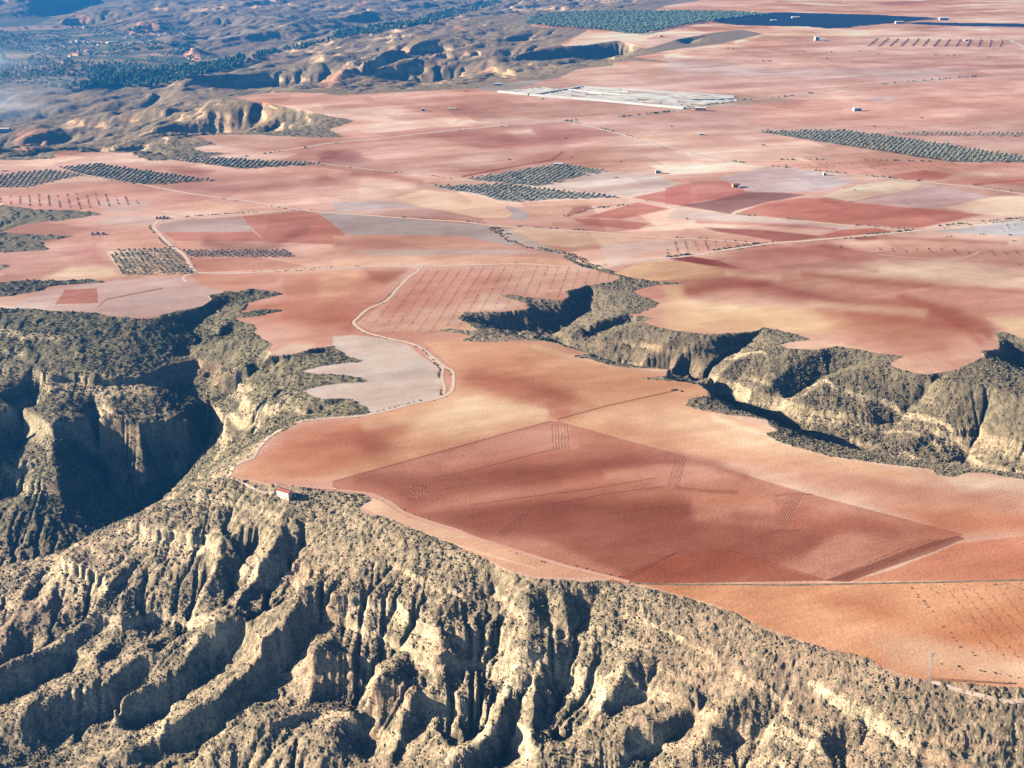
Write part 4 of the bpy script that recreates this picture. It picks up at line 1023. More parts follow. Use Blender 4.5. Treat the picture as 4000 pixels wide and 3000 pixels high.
TRK['road'] = ribbon("dirt_track", T('UM',(1560,704),(1690,700),(1850,665),(2212,630))+T('UR',(300,605),(620,557),(820,541),(1000,526),(1300,500),(1560,475),(1800,441),(2230,401)), 6.0, M_TRACK, "wide pale road with bushes rising to the right edge")
TRK['diag'] = ribbon("dirt_track", T('UM',(740,152),(1100,195),(1500,240),(1800,275),(2212,345))+T('UR',(300,366),(700,401),(1100,440),(1300,455),(1560,474)), 4.5, M_TRACK, "pale track between the two round tree groves")
TRK['hedge'] = ribbon("dirt_track", T('UM',(740,152),(600,130),(300,105),(0,70))+T('UL',(1980,62),(1800,60)), 4.0, M_TRACK, "faint pale track left of the round tree groves")
TRK['far1'] = ribbon("dirt_track", T('TM',(1440,750),(1600,785),(1750,820),(2000,890),(2212,935))+T('TR',(170,945),(340,986))+T('UR',(600,75),(900,105),(1300,145),(1450,162),(1900,206),(2230,252)), 7.0, M_TRACK, "pale track running from the far junction to the right edge")
TRK['far2'] = ribbon("dirt_track", T('TM',(1440,750),(1180,766),(900,790),(500,830),(300,855),(0,882))+T('TL',(1900,907),(1600,950),(1430,974)), 7.0, M_TRACK, "pale track running from the far junction to the left")
TRK['far3'] = ribbon("dirt_track", T('TM',(1440,750),(1800,722),(2150,682))+T('TR',(60,680),(480,622),(750,597),(1100,550),(1500,507),(1800,482),(2000,470)), 5.0, M_TRACK, "far track behind bushes rising to the right from the white nursery")
ribbon("dirt_track", T('TR',(2225,312),(2180,272),(2135,258),(2160,248),(2225,243)), 14.0, M_TRACK, "bright white track hooking in at the upper right edge")
ribbon("dirt_track", T('UR',(1300,620),(1500,640),(1800,650),(1950,600)), 3.0, M_TRACKR, "faint rusty track among red fields near the right edge")
TRK['bound'] = ribbon("field_bank", T('BM',(1860,284),(2212,291))+T('BR',(900,291),(1600,277),(2230,262)), 1.6, M_BRUSH, "thin straight grassy bank between the dark field and the orange field")

# ------------------------------------------------------------------ leafy shapes
def ico(sub):
    import bmesh
    bm = bmesh.new(); bmesh.ops.create_icosphere(bm, subdivisions=sub, radius=1.0)
    v = np.array([x.co[:] for x in bm.verts]); f = np.array([[x.index for x in q.verts] for q in bm.faces]); bm.free(); return v, f
ICO1, ICO2 = ico(1), ico(2)
def lump(rs, k=1, flat=0.7):
    """a ragged bush: several clumps pushed together"""
    V_, F_ = [], []; n = 0
    for q in range(k):
        v, f = ICO1
        c = np.array([rs.uniform(-.45, .45), rs.uniform(-.45, .45), rs.uniform(.1, .45)]) if k > 1 else np.array([0, 0, .3])
        r = rs.uniform(.45, .75) if k > 1 else 0.8
        vv = v * r * (1 + rs.uniform(-.28, .28, (len(v), 1))) * np.array([1, 1, flat]) + c
        V_.append(vv); F_.append(f + n); n += len(v)
    return np.concatenate(V_), np.concatenate(F_)
def scatter_mesh(name, mat, pts, size, variants, smooth=False):
    """one mesh holding many copies; pts (n,3), size (n,)"""
    VV, FF = [], []; n = 0
    which = RS.randint(0, len(variants), len(pts)); ang = RS.uniform(0, 6.283, len(pts))
    for k, (v, f) in enumerate(variants):
        m = which == k
        if not m.any(): continue
        p = pts[m]; s = size[m][:, None]; a = ang[m][:, None]
        x = (v[None, :, 0] * np.cos(a) - v[None, :, 1] * np.sin(a)) * s + p[:, 0:1]
        y = (v[None, :, 0] * np.sin(a) + v[None, :, 1] * np.cos(a)) * s + p[:, 1:2]
        zz = v[None, :, 2] * s + p[:, 2:3]
        VV.append(np.stack([x, y, zz], -1).reshape(-1, 3))
        FF.append((f[None] + (np.arange(len(p)) * len(v))[:, None, None] + n).reshape(-1, 3)); n += len(p) * len(v)
    return mesh_np(name, np.concatenate(VV), np.concatenate(FF), mat, smooth)
rs = np.random.RandomState(5)
BUSH = [lump(rs, k) for k in (1, 2, 2, 3)]
CROWN = [lump(rs, k, 0.8) for k in (4, 5, 6)]
def tree_shape(rs, k, h=1.0):
    """trunk with two limbs and a broken crown, about 1 across and 1 high"""
    cv, cf = lump(rs, k, 0.85); cv = cv * np.array([.62, .62, .5]) + np.array([0, 0, .45])
    tv, tf = [], []
    def limb(a, b, r0, r1):
        a = np.array(a, float); b = np.array(b, float); n0 = len(tv)
        for c, r in ((a, r0), (b, r1)):
            for q in range(5): tv.append(c + np.array([math.cos(q * 1.2566) * r, math.sin(q * 1.2566) * r, 0]))
        for q in range(5):
            p, s = n0 + q, n0 + (q + 1) % 5
            tf.append((p, s, s + 5)); tf.append((p, s + 5, p + 5))
    limb((0, 0, -.08), (.02, .01, .35), .06, .04); limb((.02, .01, .33), (.25, .1, .62), .035, .02); limb((.02, .01, .33), (-.2, -.12, .6), .035, .02)
    return cv, cf, np.array(tv), np.array(tf)
def tree_mesh(name, k, seed, leaf):
    cv, cf, tv, tf = tree_shape(np.random.RandomState(seed), k)
    me = bpy.data.meshes.new(name)
    me.from_pydata([tuple(v) for v in np.concatenate([cv, tv])], [], [tuple(int(i) for i in f) for f in np.concatenate([cf, tf + len(cv)])])
    me.materials.append(leaf); me.materials.append(M_BARK)
    me.polygons.foreach_set("material_index", np.array([0] * len(cf) + [1] * len(tf), np.int32)); me.update()
    return me
def individuals(name, meshes, pts, size, label, cat, group):
    for q, (p, s) in enumerate(zip(pts, size)):
        o = bpy.data.objects.new(name, meshes[q % len(meshes)]); scene.collection.objects.link(o)
        o.location = p; o.scale = (s * random.uniform(.85, 1.15), s * random.uniform(.85, 1.15), s * random.uniform(.8, 1.1)); o.rotation_euler = (0, 0, random.uniform(0, 6.28))
        tag(o, label if isinstance(label, str) else label[q], cat, group)
def world_poly(px): return pick_flat(px)[:, :2]
def grid_in(px, a_px, b_px, du, dv, jit=0.8, keep=0.95, stag=False):
    P = world_poly(px); A, B = pick_flat([a_px, b_px])[:, :2]
    u = (B - A) / np.linalg.norm(B - A); v = np.array([-u[1], u[0]])
    r = P - A; su = r @ u; sv = r @ v
    U, Vv = np.meshgrid(np.arange(su.min(), su.max(), du), np.arange(sv.min(), sv.max(), dv))
    if stag: U = U + (np.arange(U.shape[0]) % 2)[:, None] * du / 2
    q = A + U.ravel()[:, None] * u + Vv.ravel()[:, None] * v
    q = q + RS.uniform(-jit, jit, q.shape)
    ins = inside(P.tolist(), q[:, 0], q[:, 1]) & (RS.rand(len(q)) < keep)
    q = q[ins]
    return np.concatenate([q, terrain_z(q[:, 0], q[:, 1])[:, None]], 1)

OL = [tree_mesh("olive_tree", k, s, M_OLIVE) for k, s in ((5, 1), (6, 2), (7, 3), (5, 4))]
# the small olive plot inside the bend of the wide track: leaning rows
plot = []
def Z3(x, y): return (193.6 + .125 * x, 497.7 + .125 * y)
for k in range(13):
    f = k / 12
    a = Z3(330 + 1060 * f, 352 - 20 * f); b = Z3(590 + 1190 * f, 770 - 35 * f)
    if k < 2: a = (a[0] + (b[0] - a[0]) * .15, a[1] + (b[1] - a[1]) * .15)
    n = 17
    for q in range(n):
        t = (q + random.uniform(-.2, .2)) / (n - 1)
        if random.random() < 0.93: plot.append((a[0] + (b[0] - a[0]) * t, a[1] + (b[1] - a[1]) * t))
plot = pick_flat(plot)
east = []
for k in range(19):
    x0 = 1135 + k * 34
    for q in range(6):
        t = q / 5; east.append(T('UL', (x0 + 45 * t + random.uniform(-3, 3), 600 + 36 * t + random.uniform(-1.5, 1.5)))[0])
east = pick_flat(east)
individuals("olive_tree", OL, plot[:215], 3.0 + RS.rand(len(plot)) * 1.1, "small olive tree in the leaning rows of the pale plot inside the wide bent track", "olive tree", "olive trees of the small plot by the bent track")
individuals("olive_tree", OL, east, 2.8 + RS.rand(len(east)) * 1.1, "small olive tree in the narrow strip right of the wide bent track", "olive tree", "olive trees in the narrow strip right of the bent track")
grove = []
grove.append(grid_in(T('UM',(820,158),(1390,68),(1670,105),(1260,203)), T('UM',(820,155))[0], T('UM',(1260,200))[0], 8.6, 8.6))
grove.append(grid_in(T('UM',(600,205),(1050,190),(1780,270),(1350,282),(1150,299),(1030,291),(900,250)), T('UM',(820,155))[0], T('UM',(1260,200))[0], 8.6, 8.6))
grove.append(grid_in(T('UL',(-40,137),(300,103),(520,130),(150,207),(-40,212)), T('UL',(0,200))[0], T('UL',(60,130))[0], 6.0, 8.6))
grove.append(grid_in(T('UL',(370,90),(590,65),(900,110),(1310,165),(1000,187),(860,192),(520,132)), T('UL',(520,130))[0], T('UL',(620,68))[0], 6.0, 8.8))
grove.append(grid_in(T('UL',(1060,40),(1250,28),(1700,50),(2000,65),(1470,93),(1300,70)), T('UL',(1300,70))[0], T('UL',(1350,35))[0], 6.0, 8.8))
grove.append(grid_in(T('TR',(570,814),(1100,808),(1500,860),(2300,985),(2300,1001),(1750,1000)), T('TR',(1100,860))[0], T('TR',(1200,870))[0], 8.5, 12))
grove.append(grid_in(T('TR',(1330,822),(2300,822),(2300,845),(1500,838)), T('TR',(1100,860))[0], T('TR',(1200,870))[0], 8.5, 14))
sz = [4.8, 4.8, 4.3, 4.7, 5.0, 5.9, 5.1]
allp = np.concatenate(grove); alls = np.concatenate([np.full(len(g), s) for g, s in zip(grove, sz)]) * RS.uniform(.7, 1.2, len(allp))
CR = [(v * np.array([.62, .62, .5]) + np.array([0, 0, .42]), f) for v, f in CROWN]
o = scatter_mesh("olive_grove", M_OLIVE, allp, alls, CR); tag(o, "round olive trees in regular rows filling the dark green groves of the middle plain", "olive grove", kind='stuff')
print("grove trees", len(allp))
far = grid_in(T('TM',(1180,150),(1250,97),(1560,76),(2212,76),(2462,80),(2700,95),(2212,152),(2000,195),(1900,214),(1760,205),(1700,190),(1300,165)), T('TM',(1300,160))[0], T('TM',(1400,160))[0], 15, 22, 2.0)
o = scatter_mesh("olive_grove", M_OLIVE_FAR, far, RS.uniform(11, 15, len(far)), CR); tag(o, "large green orchard beyond the ravines, left of the solar field", "orchard", kind='stuff')
print("far", len(far))
# young trees in rows on the pink field, and rows of saplings elsewhere
PF = T('UM',(560,720),(880,700),(1430,692),(1700,748),(1770,768),(1560,812),(1450,850),(1440,895),(1200,880),(1010,870),(1150,945),(1190,965),(900,975),(770,985),(780,1010),(880,1075),(640,1060),(700,1085),(840,1090),(700,1100),(260,1100),(160,1040),(330,920))
sap = grid_in(PF, T('UM',(300,1050))[0], T('UM',(480,820))[0], 4.6, 13.5, 0.5, 0.8)
mixp = [grid_in(T('UL',(0,262),(300,245),(600,245),(900,285),(880,310),(500,345),(0,320)), T('UL',(300,320))[0], T('UL',(290,260))[0], 6, 14, .5, .7),
        grid_in(T('UR',(0,540),(500,535),(560,552),(300,595),(0,625)), T('UR',(300,600))[0], T('UR',(280,545))[0], 6, 14, .5, .7),
        grid_in(T('UR',(1250,580),(2300,600),(2300,640),(1400,610)), T('UR',(1450,610))[0], T('UR',(1430,580))[0], 6, 16, .5, .8),
        grid_in(T('UR',(600,60),(1000,55),(2300,60),(2300,120),(1500,100),(900,95)), T('UR',(1500,95))[0], T('UR',(1420,60))[0], 8, 20, .5, .5),
        grid_in(T('TR',(1220,285),(1290,238),(2140,250),(2100,290)), T('TR',(1300,285))[0], T('TR',(1350,245))[0], 9, 34, 1, 1.0)]
SAP = [lump(np.random.RandomState(20 + k), 2, 0.9) for k in range(4)]
sap = sap[np.argsort(np.hypot(sap[:, 0], sap[:, 1]))]
def lump_mesh(name, vf, mat):
    me = bpy.data.meshes.new(name); me.from_pydata([tuple(v) for v in vf[0]], [], [tuple(int(i) for i in f) for f in vf[1]]); me.materials.append(mat); me.update(); return me
SAPM = [lump_mesh("young_tree", s, M_VINE) for s in SAP]
individuals("young_tree", SAPM, sap[:290], RS.uniform(.55, .95, 290), "bare young tree in the near rows of the striped pink field", "young tree", "young trees in the near rows of the striped pink field")
rest = np.concatenate([sap[290:]] + mixp); rsz = np.concatenate([RS.uniform(.55, 1.0, len(sap) - 290)] + [RS.uniform(1.1, 1.7, len(m_)) for m_ in mixp[:4]] + [RS.uniform(3, 4.2, len(mixp[4]))])
o = scatter_mesh("young_trees", M_VINE, rest, rsz, SAP); tag(o, "lines of bare young trees striping the pink fields", "young orchard", kind='stuff')
# vines of the orange field, lower right
def Z2(x, y): return (1880 + .2 * x, 1216.6 + .2 * y)
vn = []
for k in range(9):
    x0 = 700 + 140 * k; n = 62
    for q in range(n):
        t = q / n; x = x0 + 640 * t + random.uniform(-8, 8); y = 290 + 760 * t + random.uniform(-4, 4)
        if x < 1690 and random.random() < 0.7: vn.append(Z2(x, y))
for k in range(70): vn.append(Z2(random.uniform(640, 1690), random.uniform(215, 292)))
vn = pick_flat(vn)
VM = [lump_mesh("vine", lump(np.random.RandomState(40 + k), 2, 0.6), M_VINE) for k in range(4)]
nv = min(300, len(vn)); 
individuals("vine", VM, vn[:nv], RS.uniform(.3, .7, nv), "small bare vine in the rows of the orange field at the lower right", "vine", "vines of the orange field")
if len(vn) > nv:
    o = scatter_mesh("vines", M_VINE, vn[nv:], RS.uniform(.3, .7, len(vn) - nv), SAP); tag(o, "more bare vines in rows beside the right edge of the orange field", "vines", kind='stuff')
# ------------------------------------------------------------------ shrubs
shr = []
def along(C, off, step, sz, keep=0.7, jit=1.0, rng=(0, 1)):
    i0, i1 = int(len(C) * rng[0]), int(len(C) * rng[1]); C = C[i0:i1]
    s = np.concatenate([[0], np.cumsum(np.linalg.norm(np.diff(C, axis=0), axis=1))])
    d = np.gradient(C, axis=0); d /= np.linalg.norm(d, axis=1)[:, None] + 1e-9
    t = np.arange(0, s[-1], step) + RS.uniform(-step / 2, step / 2, len(np.arange(0, s[-1], step)))
    dens = sstep(-0.35, 0.35, vnoise(t / 35, t * 0 + off * 3.7))
    t = t[RS.rand(len(t)) < keep * dens]
    x = np.interp(t, s, C[:, 0]); y = np.interp(t, s, C[:, 1]); nx = -np.interp(t, s, d[:, 1]); ny = np.interp(t, s, d[:, 0])
    o_ = off + RS.uniform(-jit, jit, len(t))
    for a, b, c_ in zip(x + nx * o_, y + ny * o_, RS.uniform(sz[0], sz[1], len(t))): shr.append((a, b, c_))
along(TRK['road'], 6, 3.2, (1.6, 3.8), .95, 2); along(TRK['road'], -5, 5, (1.2, 2.6), .6)
along(TRK['rim'], 2.8, 2.5, (.6, 1.5), .8, .6); along(TRK['rim'], -2.8, 5, (.6, 1.2), .3, .6)
along(TRK['rim2'], -3, 1.6, (.8, 1.9), 1.0, .8)
along(TRK['edge'], 2.6, 4, (.5, 1.1), .45, .5); along(TRK['edge'], -2.6, 6, (.5, 1.1), .4, .5)
along(TRK['mid'], 3.5, 6, (.9, 2.2), .6, 1); along(TRK['mid'], -3.5, 9, (.9, 2.0), .4, 1)
along(TRK['bend'], 4.5, 3.5, (1.2, 2.8), .9, 1.2); along(TRK['bend'], -4.5, 6, (1.2, 2.2), .6, 1)
along(TRK['left'], 4, 9, (1.2, 2.6), .6, 1); along(TRK['cross'], 4.5, 6, (1.3, 3.2), .75, 1.5)
along(TRK['diag'], 4.5, 5, (1.5, 3.4), .85, 1.5, (.45, 1)); along(TRK['hedge'], 4, 9, (1.5, 3), .6)
along(TRK['far1'], 5, 7, (2.2, 4.8), .9, 2); along(TRK['far2'], 5, 9, (2, 4.5), .7, 2); along(TRK['far3'], 6, 9, (3, 6.5), .95, 2)
along(TRK['bound'], 0.3, 3, (.25, .6), .5, .3)
hd = densify(pick_flat(T('TR',(400,985),(700,985),(1050,985),(1400,990),(1700,998)))[:, :2], 5); along(hd, 0, 9, (2.5, 5), .9, 1)
hd = densify(pick_flat(T('TR',(200,300),(500,305),(900,322),(1300,315)))[:, :2], 5); along(hd, 0, 18, (3, 6), .7, 2)
hd = densify(pick_flat(T('TR',(1100,332),(1400,335),(1900,350),(2250,362)))[:, :2], 5); along(hd, 0, 16, (3, 6), .7, 2)
st = densify(pick_flat(T('UM',(985,455),(1040,490),(1120,540),(1220,580),(1350,600),(1480,630),(1560,680),(1620,705)))[:, :2], 3)
for off in (-6, -2, 2, 6): along(st, off, 3.0, (1.4, 3.2), .75, 2)
st = densify(pick_flat(T('UM',(1440,388),(1550,350),(1700,325),(1830,315)))[:, :2], 3)
for off in (-2, 3): along(st, off, 3.5, (1.2, 2.6), .8, 2)
st = densify(pick_flat(T('UR',(1640,480),(1900,460),(2212,415)))[:, :2], 3); along(st, -10, 5, (1.2, 2.6), .8, 6); along(st, -25, 8, (1.2, 2.6), .7, 8)
st = densify(pick_flat(T('UR',(1800,655),(2000,690),(2230,720)))[:, :2], 3); along(st, 0, 5, (1.2, 2.6), .7, 3)
for px in [(445,270),(500,340),(512,368),(572,410),(595,440),(622,472),(665,522),(715,600),(780,685),(865,748),(890,803),(920,838),(960,905),(1095,962),(1115,995),(765,1088),(945,1110),(985,1138),(1185,1160),(1220,1168),(1340,1185),(1390,1195),(1500,1218),(1590,1240),(583,205),(1350,235)]:
    p = pick_flat([Z2(*px)])[0]; shr.append((p[0], p[1], random.uniform(.7, 1.3)))
for t_, px in [('UR',(1080,575)),('UR',(2145,540)),('UR',(2170,682)),('UR',(2120,505)),('UR',(1950,500)),('UR',(120,402)),('UR',(1165,225)),('UR',(1135,295)),('TR',(600,895)),('TR',(35,780)),('TR',(1290,783)),('TR',(1575,728)),('TM',(1470,970)),('TM',(1430,855)),('TM',(1770,1000)),('TM',(1095,985)),('TM',(825,565)),('TM',(1295,612)),('UM',(1745,148)),('UL',(75,190)),('UL',(1050,578)),('UL',(1062,575)),('MM',(2100,515)),('MM',(2130,510)),('UM',(1300,920)),('TR',(600,378)),('TR',(640,378)),('TR',(990,362))]:
    p = pick_flat(T(t_, px))[0]; R_ = math.hypot(p[0], p[1])
    for _ in range(2): shr.append((p[0] + random.uniform(-3, 3), p[1] + random.uniform(-3, 3), random.uniform(1.6, 2.8) * max(1, R_ / 1600)))
shr = np.array(shr); shr[:, 2] *= 0.78; sR = np.hypot(shr[:, 0], shr[:, 1]) / shr[:, 2]
sc_ = cut_mask(shr[:, 0], shr[:, 1]); 
shr = shr[np.argsort(sR)]
sp = np.stack([shr[:, 0], shr[:, 1], terrain_z(shr[:, 0], shr[:, 1])], 1)
BM_ = [lump_mesh("shrub", b, M_SHRUB) for b in BUSH + [lump(np.random.RandomState(60), 4, .7)]]
print("shrubs", len(shr))
def shrub_label(p):
    best, bd = None, 1e9
    for k, words in (('road', "the wide pale road with bushes"), ('rim', "the winding pale track by the grey field"), ('edge', "the rusty track below the dark field"), ('mid', "the straight track above the striped field"),
                     ('bend', "the wide bent track"), ('cross', "the long track across the middle"), ('left', "the track from the left groves"), ('diag', "the track between the groves"), ('far1', "the far right-hand track"), ('bound', "the thin bank above the orange field")):
        d = np.min(np.hypot(TRK[k][:, 0] - p[0], TRK[k][:, 1] - p[1]))
        if d < bd: best, bd = words, d
    if bd < 25: return "brown roadside shrub beside " + best, "shrubs beside " + best
    return "lone brown shrub standing out in the open fields", "lone shrubs out in the fields"
ls = [shrub_label(p) for p in sp[:300]]
for q in range(300):
    individuals("shrub", [BM_[q % 5]], [sp[q]], [shr[q, 2]], ls[q][0], "shrub", ls[q][1])
o = scatter_mesh("shrubs", M_SHRUB, sp[300:], shr[300:, 2], BUSH); tag(o, "lines of brown bushes along tracks and stream beds farther off", "shrubs", kind='stuff')
# brush over the slopes
flat = lambda a: a.reshape(-1)
cand_n = 420000
u = RS.rand(cand_n); rr_ = 430 + (1500 - 430) * u ** 0.8; aa = RS.uniform(-math.radians(32), math.radians(32), cand_n)
bx, by = rr_ * np.sin(aa), rr_ * np.cos(aa)
cm = cut_mask(bx, by)
e = 1.5
gzx = (terrain_z(bx + e, by) - terrain_z(bx - e, by)) / (2 * e); gzy = (terrain_z(bx, by + e) - terrain_z(bx, by - e)) / (2 * e)
stp = np.hypot(gzx, gzy)
dn = sstep(-.2, .3, fbm(bx, by, 45, 4, .6, 71)) * (1 - sstep(1.5, 2.6, stp)) + 0.15
ok = cm & (RS.rand(cand_n) < dn)
bx, by = bx[ok], by[ok]; br = np.hypot(bx, by)
bp = np.stack([bx, by, terrain_z(bx, by) - 0.1], 1)
wsel = west(bx, by) > .5; bs = (0.3 + 0.85 * RS.rand(len(bp)) ** 3) * (1 + (br - 430) / 2500)
M_DARKBRUSH = noise_mat("dense_brush", (.062, .062, .038), 0.45, 0.25)
o = scatter_mesh("scrub", M_DARKBRUSH, bp[wsel], bs[wsel], BUSH[:3]); tag(o, "dense dark olive brush on the hill and gorge at the left", "brush", kind='stuff')
bp, bs = bp[~wsel], bs[~wsel]
o = scatter_mesh("scrub", M_BRUSH, bp, bs, BUSH[:3]); tag(o, "low olive brown brush covering the ravine slopes", "brush", kind='stuff')
print("brush", len(bp))
# pine woods beyond
pines = []
def wood(px, n, s0, s1):
    P = np.array(px, float); got = 0; tries = 0
    while got < n and tries < n * 30:
        x = random.uniform(P[:, 0].min(), P[:, 0].max()); y = random.uniform(P[:, 1].min(), P[:, 1].max()); tries += 1
        if inside(px, np.array([x]), np.array([y]))[0] and vnoise(np.array([x / 9.]), np.array([y / 4.]))[0] > -.45:
            w_ = pick_ray(x, y); pines.append((w_[0], w_[1], w_[2], random.uniform(s0, s1))); got += 1
wood(T('TL',(250,545),(500,515),(700,470),(800,440),(1000,415),(1300,390),(1500,340),(1700,310),(2000,250),(2212,170),(2212,215),(1900,290),(1700,330),(1500,400),(1200,480),(900,540),(600,545),(300,555)), 1000, 9, 15)
wood(T('TM',(0,190),(200,165),(500,130),(600,90),(800,40),(1000,5),(1040,20),(820,80),(600,140),(300,200),(0,235)), 600, 10, 16)
wood(T('TL',(550,490),(600,450),(690,440),(695,470),(600,500)), 90, 14, 22)
wood(T('TL',(0,210),(400,250),(400,300),(200,330),(0,300)), 220, 8, 13); wood(T('TL',(0,380),(200,370),(700,390),(900,440),(500,470),(0,500)), 420, 8, 13)
pines = np.array(pines)
keepn = len(pines)
wood(T('TL',(0,180),(250,170),(420,230),(700,210),(760,260),(420,330),(430,400),(900,390),(980,420),(500,480),(0,520)), 1500, 6, 10) if False else None
cone = []
for k in range(3):
    r_ = np.random.RandomState(90 + k); v, f = lump(r_, 3, 1.0); cone.append((v * np.array([.42, .42, .75]) + np.array([0, 0, .2]), f))
o = scatter_mesh("pine_forest", M_PINE, pines[:, :3], pines[:, 3], cone); tag(o, "dark green pine woods on the hills and valley floor far behind", "pine forest", kind='stuff')

# orchards and gardens of the valley floor
vp = []
for _ in range(2600):
    x, y = random.uniform(0, 420), random.uniform(58, 185)
    if vnoise(np.array([x / 22.]), np.array([y / 7.]))[0] > -.1: vp.append((x, y))
vp = np.array([pick_ray(x, y) for x, y in vp]); vp = vp[(vp[:, 2] < -112)]
o = scatter_mesh("valley_trees", M_OLIVE_FAR, vp, RS.uniform(7, 13, len(vp)), CR); tag(o, "patchy green orchards and gardens around the far white village", "valley trees", kind='stuff')
# ------------------------------------------------------------------ buildings
import bmesh
def bm_obj(name, bm, mat, parent=None, smooth=False):
    me = bpy.data.meshes.new(name); bmesh.ops.recalc_face_normals(bm, faces=bm.faces); bm.to_mesh(me); bm.free(); me.materials.append(mat)
    o = bpy.data.objects.new(name, me); scene.collection.objects.link(o)
    if parent: o.parent = parent
    return o
def add_box(bm, x0, x1, y0, y1, z0, z1):
    vs = [bm.verts.new(p) for p in ((x0,y0,z0),(x1,y0,z0),(x1,y1,z0),(x0,y1,z0),(x0,y0,z1),(x1,y0,z1),(x1,y1,z1),(x0,y1,z1))]
    for f in ((0,3,2,1),(4,5,6,7),(0,1,5,4),(1,2,6,5),(2,3,7,6),(3,0,4,7)): bm.faces.new([vs[i] for i in f])
def add_bar(bm, a, b, r):
    a = Vector(a); b = Vector(b); d = (b - a).normalized(); u_ = d.orthogonal().normalized(); v_ = d.cross(u_)
    A_ = [bm.verts.new(a + (u_ * math.cos(k * math.pi / 2) + v_ * math.sin(k * math.pi / 2)) * r) for k in range(4)]
    B_ = [bm.verts.new(b + (u_ * math.cos(k * math.pi / 2) + v_ * math.sin(k * math.pi / 2)) * r) for k in range(4)]
    for k in range(4): bm.faces.new([A_[k], A_[(k + 1) % 4], B_[(k + 1) % 4], B_[k]])
    bm.faces.new(A_[::-1]); bm.faces.new(B_)
def empty(name, loc, rz, label, cat, group=None):
    o = bpy.data.objects.new(name, None); scene.collection.objects.link(o); o.location = loc; o.rotation_euler = (0, 0, rz); tag(o, label, cat, group); return o
def gable(bm, w, d, h, rise, ov=0.35, th=0.18):
    for s in (-1, 1):
        vs = [(-w/2-ov, s*(d/2+ov), h - rise*ov/(d/2)), (w/2+ov, s*(d/2+ov), h - rise*ov/(d/2)), (w/2+ov, 0, h+rise), (-w/2-ov, 0, h+rise)]
        lo = [bm.verts.new(v) for v in vs]; hi = [bm.verts.new((v[0], v[1], v[2] + th)) for v in vs]
        bm.faces.new(lo[::-1]); bm.faces.new(hi)
        for k in range(4): bm.faces.new([lo[k], lo[(k+1)%4], hi[(k+1)%4], hi[k]])
def house(name, loc, rz, w, d, h, rise, wall, roof, label, cat="house", nwin=2, door=True, group=None, flat=False):
    if name == 'farm_shed': w *= .72; d *= .72; h *= .72; rise *= .72
    r = empty(name, loc, rz, label, cat, group)
    bm = bmesh.new(); add_box(bm, -w/2, w/2, -d/2, d/2, -1.2, h)
    if not flat:
        for s in (-1, 1):
            a = bm.verts.new((s*w/2, -d/2, h)); b = bm.verts.new((s*w/2, d/2, h)); c_ = bm.verts.new((s*w/2, 0, h+rise)); bm.faces.new([a, b, c_])
    bm_obj("wall", bm, wall, r)
    bm = bmesh.new()
    if flat: add_box(bm, -w/2-.15, w/2+.15, -d/2-.15, d/2+.15, h+.004, h+.25)
    else: gable(bm, w, d, h, rise)
    bm_obj("roof", bm, roof, r)
    for k in range(nwin):
        x = -w/2 + w*(k+.5)/nwin
        if door and k == nwin // 2: continue
        bm = bmesh.new(); add_box(bm, x-.45, x+.45, -d/2-.03, -d/2+.1, h*.45, h*.45+1.1); bm_obj("window", bm, M_DARK, r)
    if door:
        x = -w/2 + w*(nwin//2+.5)/nwin
        bm = bmesh.new(); add_box(bm, x-.55, x+.55, -d/2-.04, -d/2+.1, 0, 2.1); bm_obj("door", bm, M_DARK, r)
    return r
# the white house on the rim
M_BRIGHT = noise_mat("fresh_whitewash", (.80, .78, .74), 0.05, 1.5)
hp = pick_flat([(614.5, 1079.5)])[0]
W_, D_, Hh_ = 11.6, 5.0, 6.6
hr = empty("farmhouse", (hp[0], hp[1] + 2.4, hp[2] + 0.1), math.radians(-27), "small white and ochre house with red tiled roof alone on the rim slope", "house")
bm = bmesh.new(); add_box(bm, -W_/2, W_/2, -D_/2, D_/2, -2.5, Hh_)
for s in (-1, 1):
    a = bm.verts.new((s*W_/2, -D_/2, Hh_)); b = bm.verts.new((s*W_/2, D_/2, Hh_)); c_ = bm.verts.new((s*W_/2, 0, Hh_+.6)); bm.faces.new([a, b, c_])
wall_o = bm_obj("wall", bm, M_CREAM, hr)
bm = bmesh.new(); gable(bm, W_, D_, Hh_, 0.6); bm_obj("roof", bm, M_TILE, hr)
for k, (x0, x1, z0, z1) in enumerate([(-W_/2+.2, W_/2-.25, 3.4, Hh_-.15), (-1.3, 1.6, .4, 3.39)]):
    bm = bmesh.new(); add_box(bm, x0, x1, -D_/2-.05, -D_/2+.02, z0, z1); bm_obj("white_render", bm, M_BRIGHT, hr)
bm = bmesh.new(); add_box(bm, -W_/2-.06, W_/2+.06, -D_/2-.09, -D_/2+.01, -2.4, .3); bm_obj("plinth", bm, M_STONE, hr)
for k in range(4):
    x = -W_/2 + 1.7 + k*2.45
    bm = bmesh.new(); add_box(bm, x-.32, x+.32, -D_/2-.09, -D_/2, 4.2, 5.7); wn = bm_obj("window", bm, M_DARK, hr)
    bm = bmesh.new(); add_box(bm, x-.42, x+.42, -D_/2-.14, -D_/2-.02, 4.05, 4.19); bm_obj("sill", bm, M_STONE, wn)
bm = bmesh.new(); add_box(bm, W_/2-3.6, W_/2-2.9, -D_/2-.08, -D_/2, 1.0, 1.5); bm_obj("vent", bm, M_DARK, hr)
bm = bmesh.new(); add_box(bm, W_/2-.6, W_/2-.2, .6, 1.0, Hh_+.5, Hh_+2.2); bm_obj("chimney", bm, M_STONE, hr)
tp = pick_flat([(635.5, 1078.0)])[0]
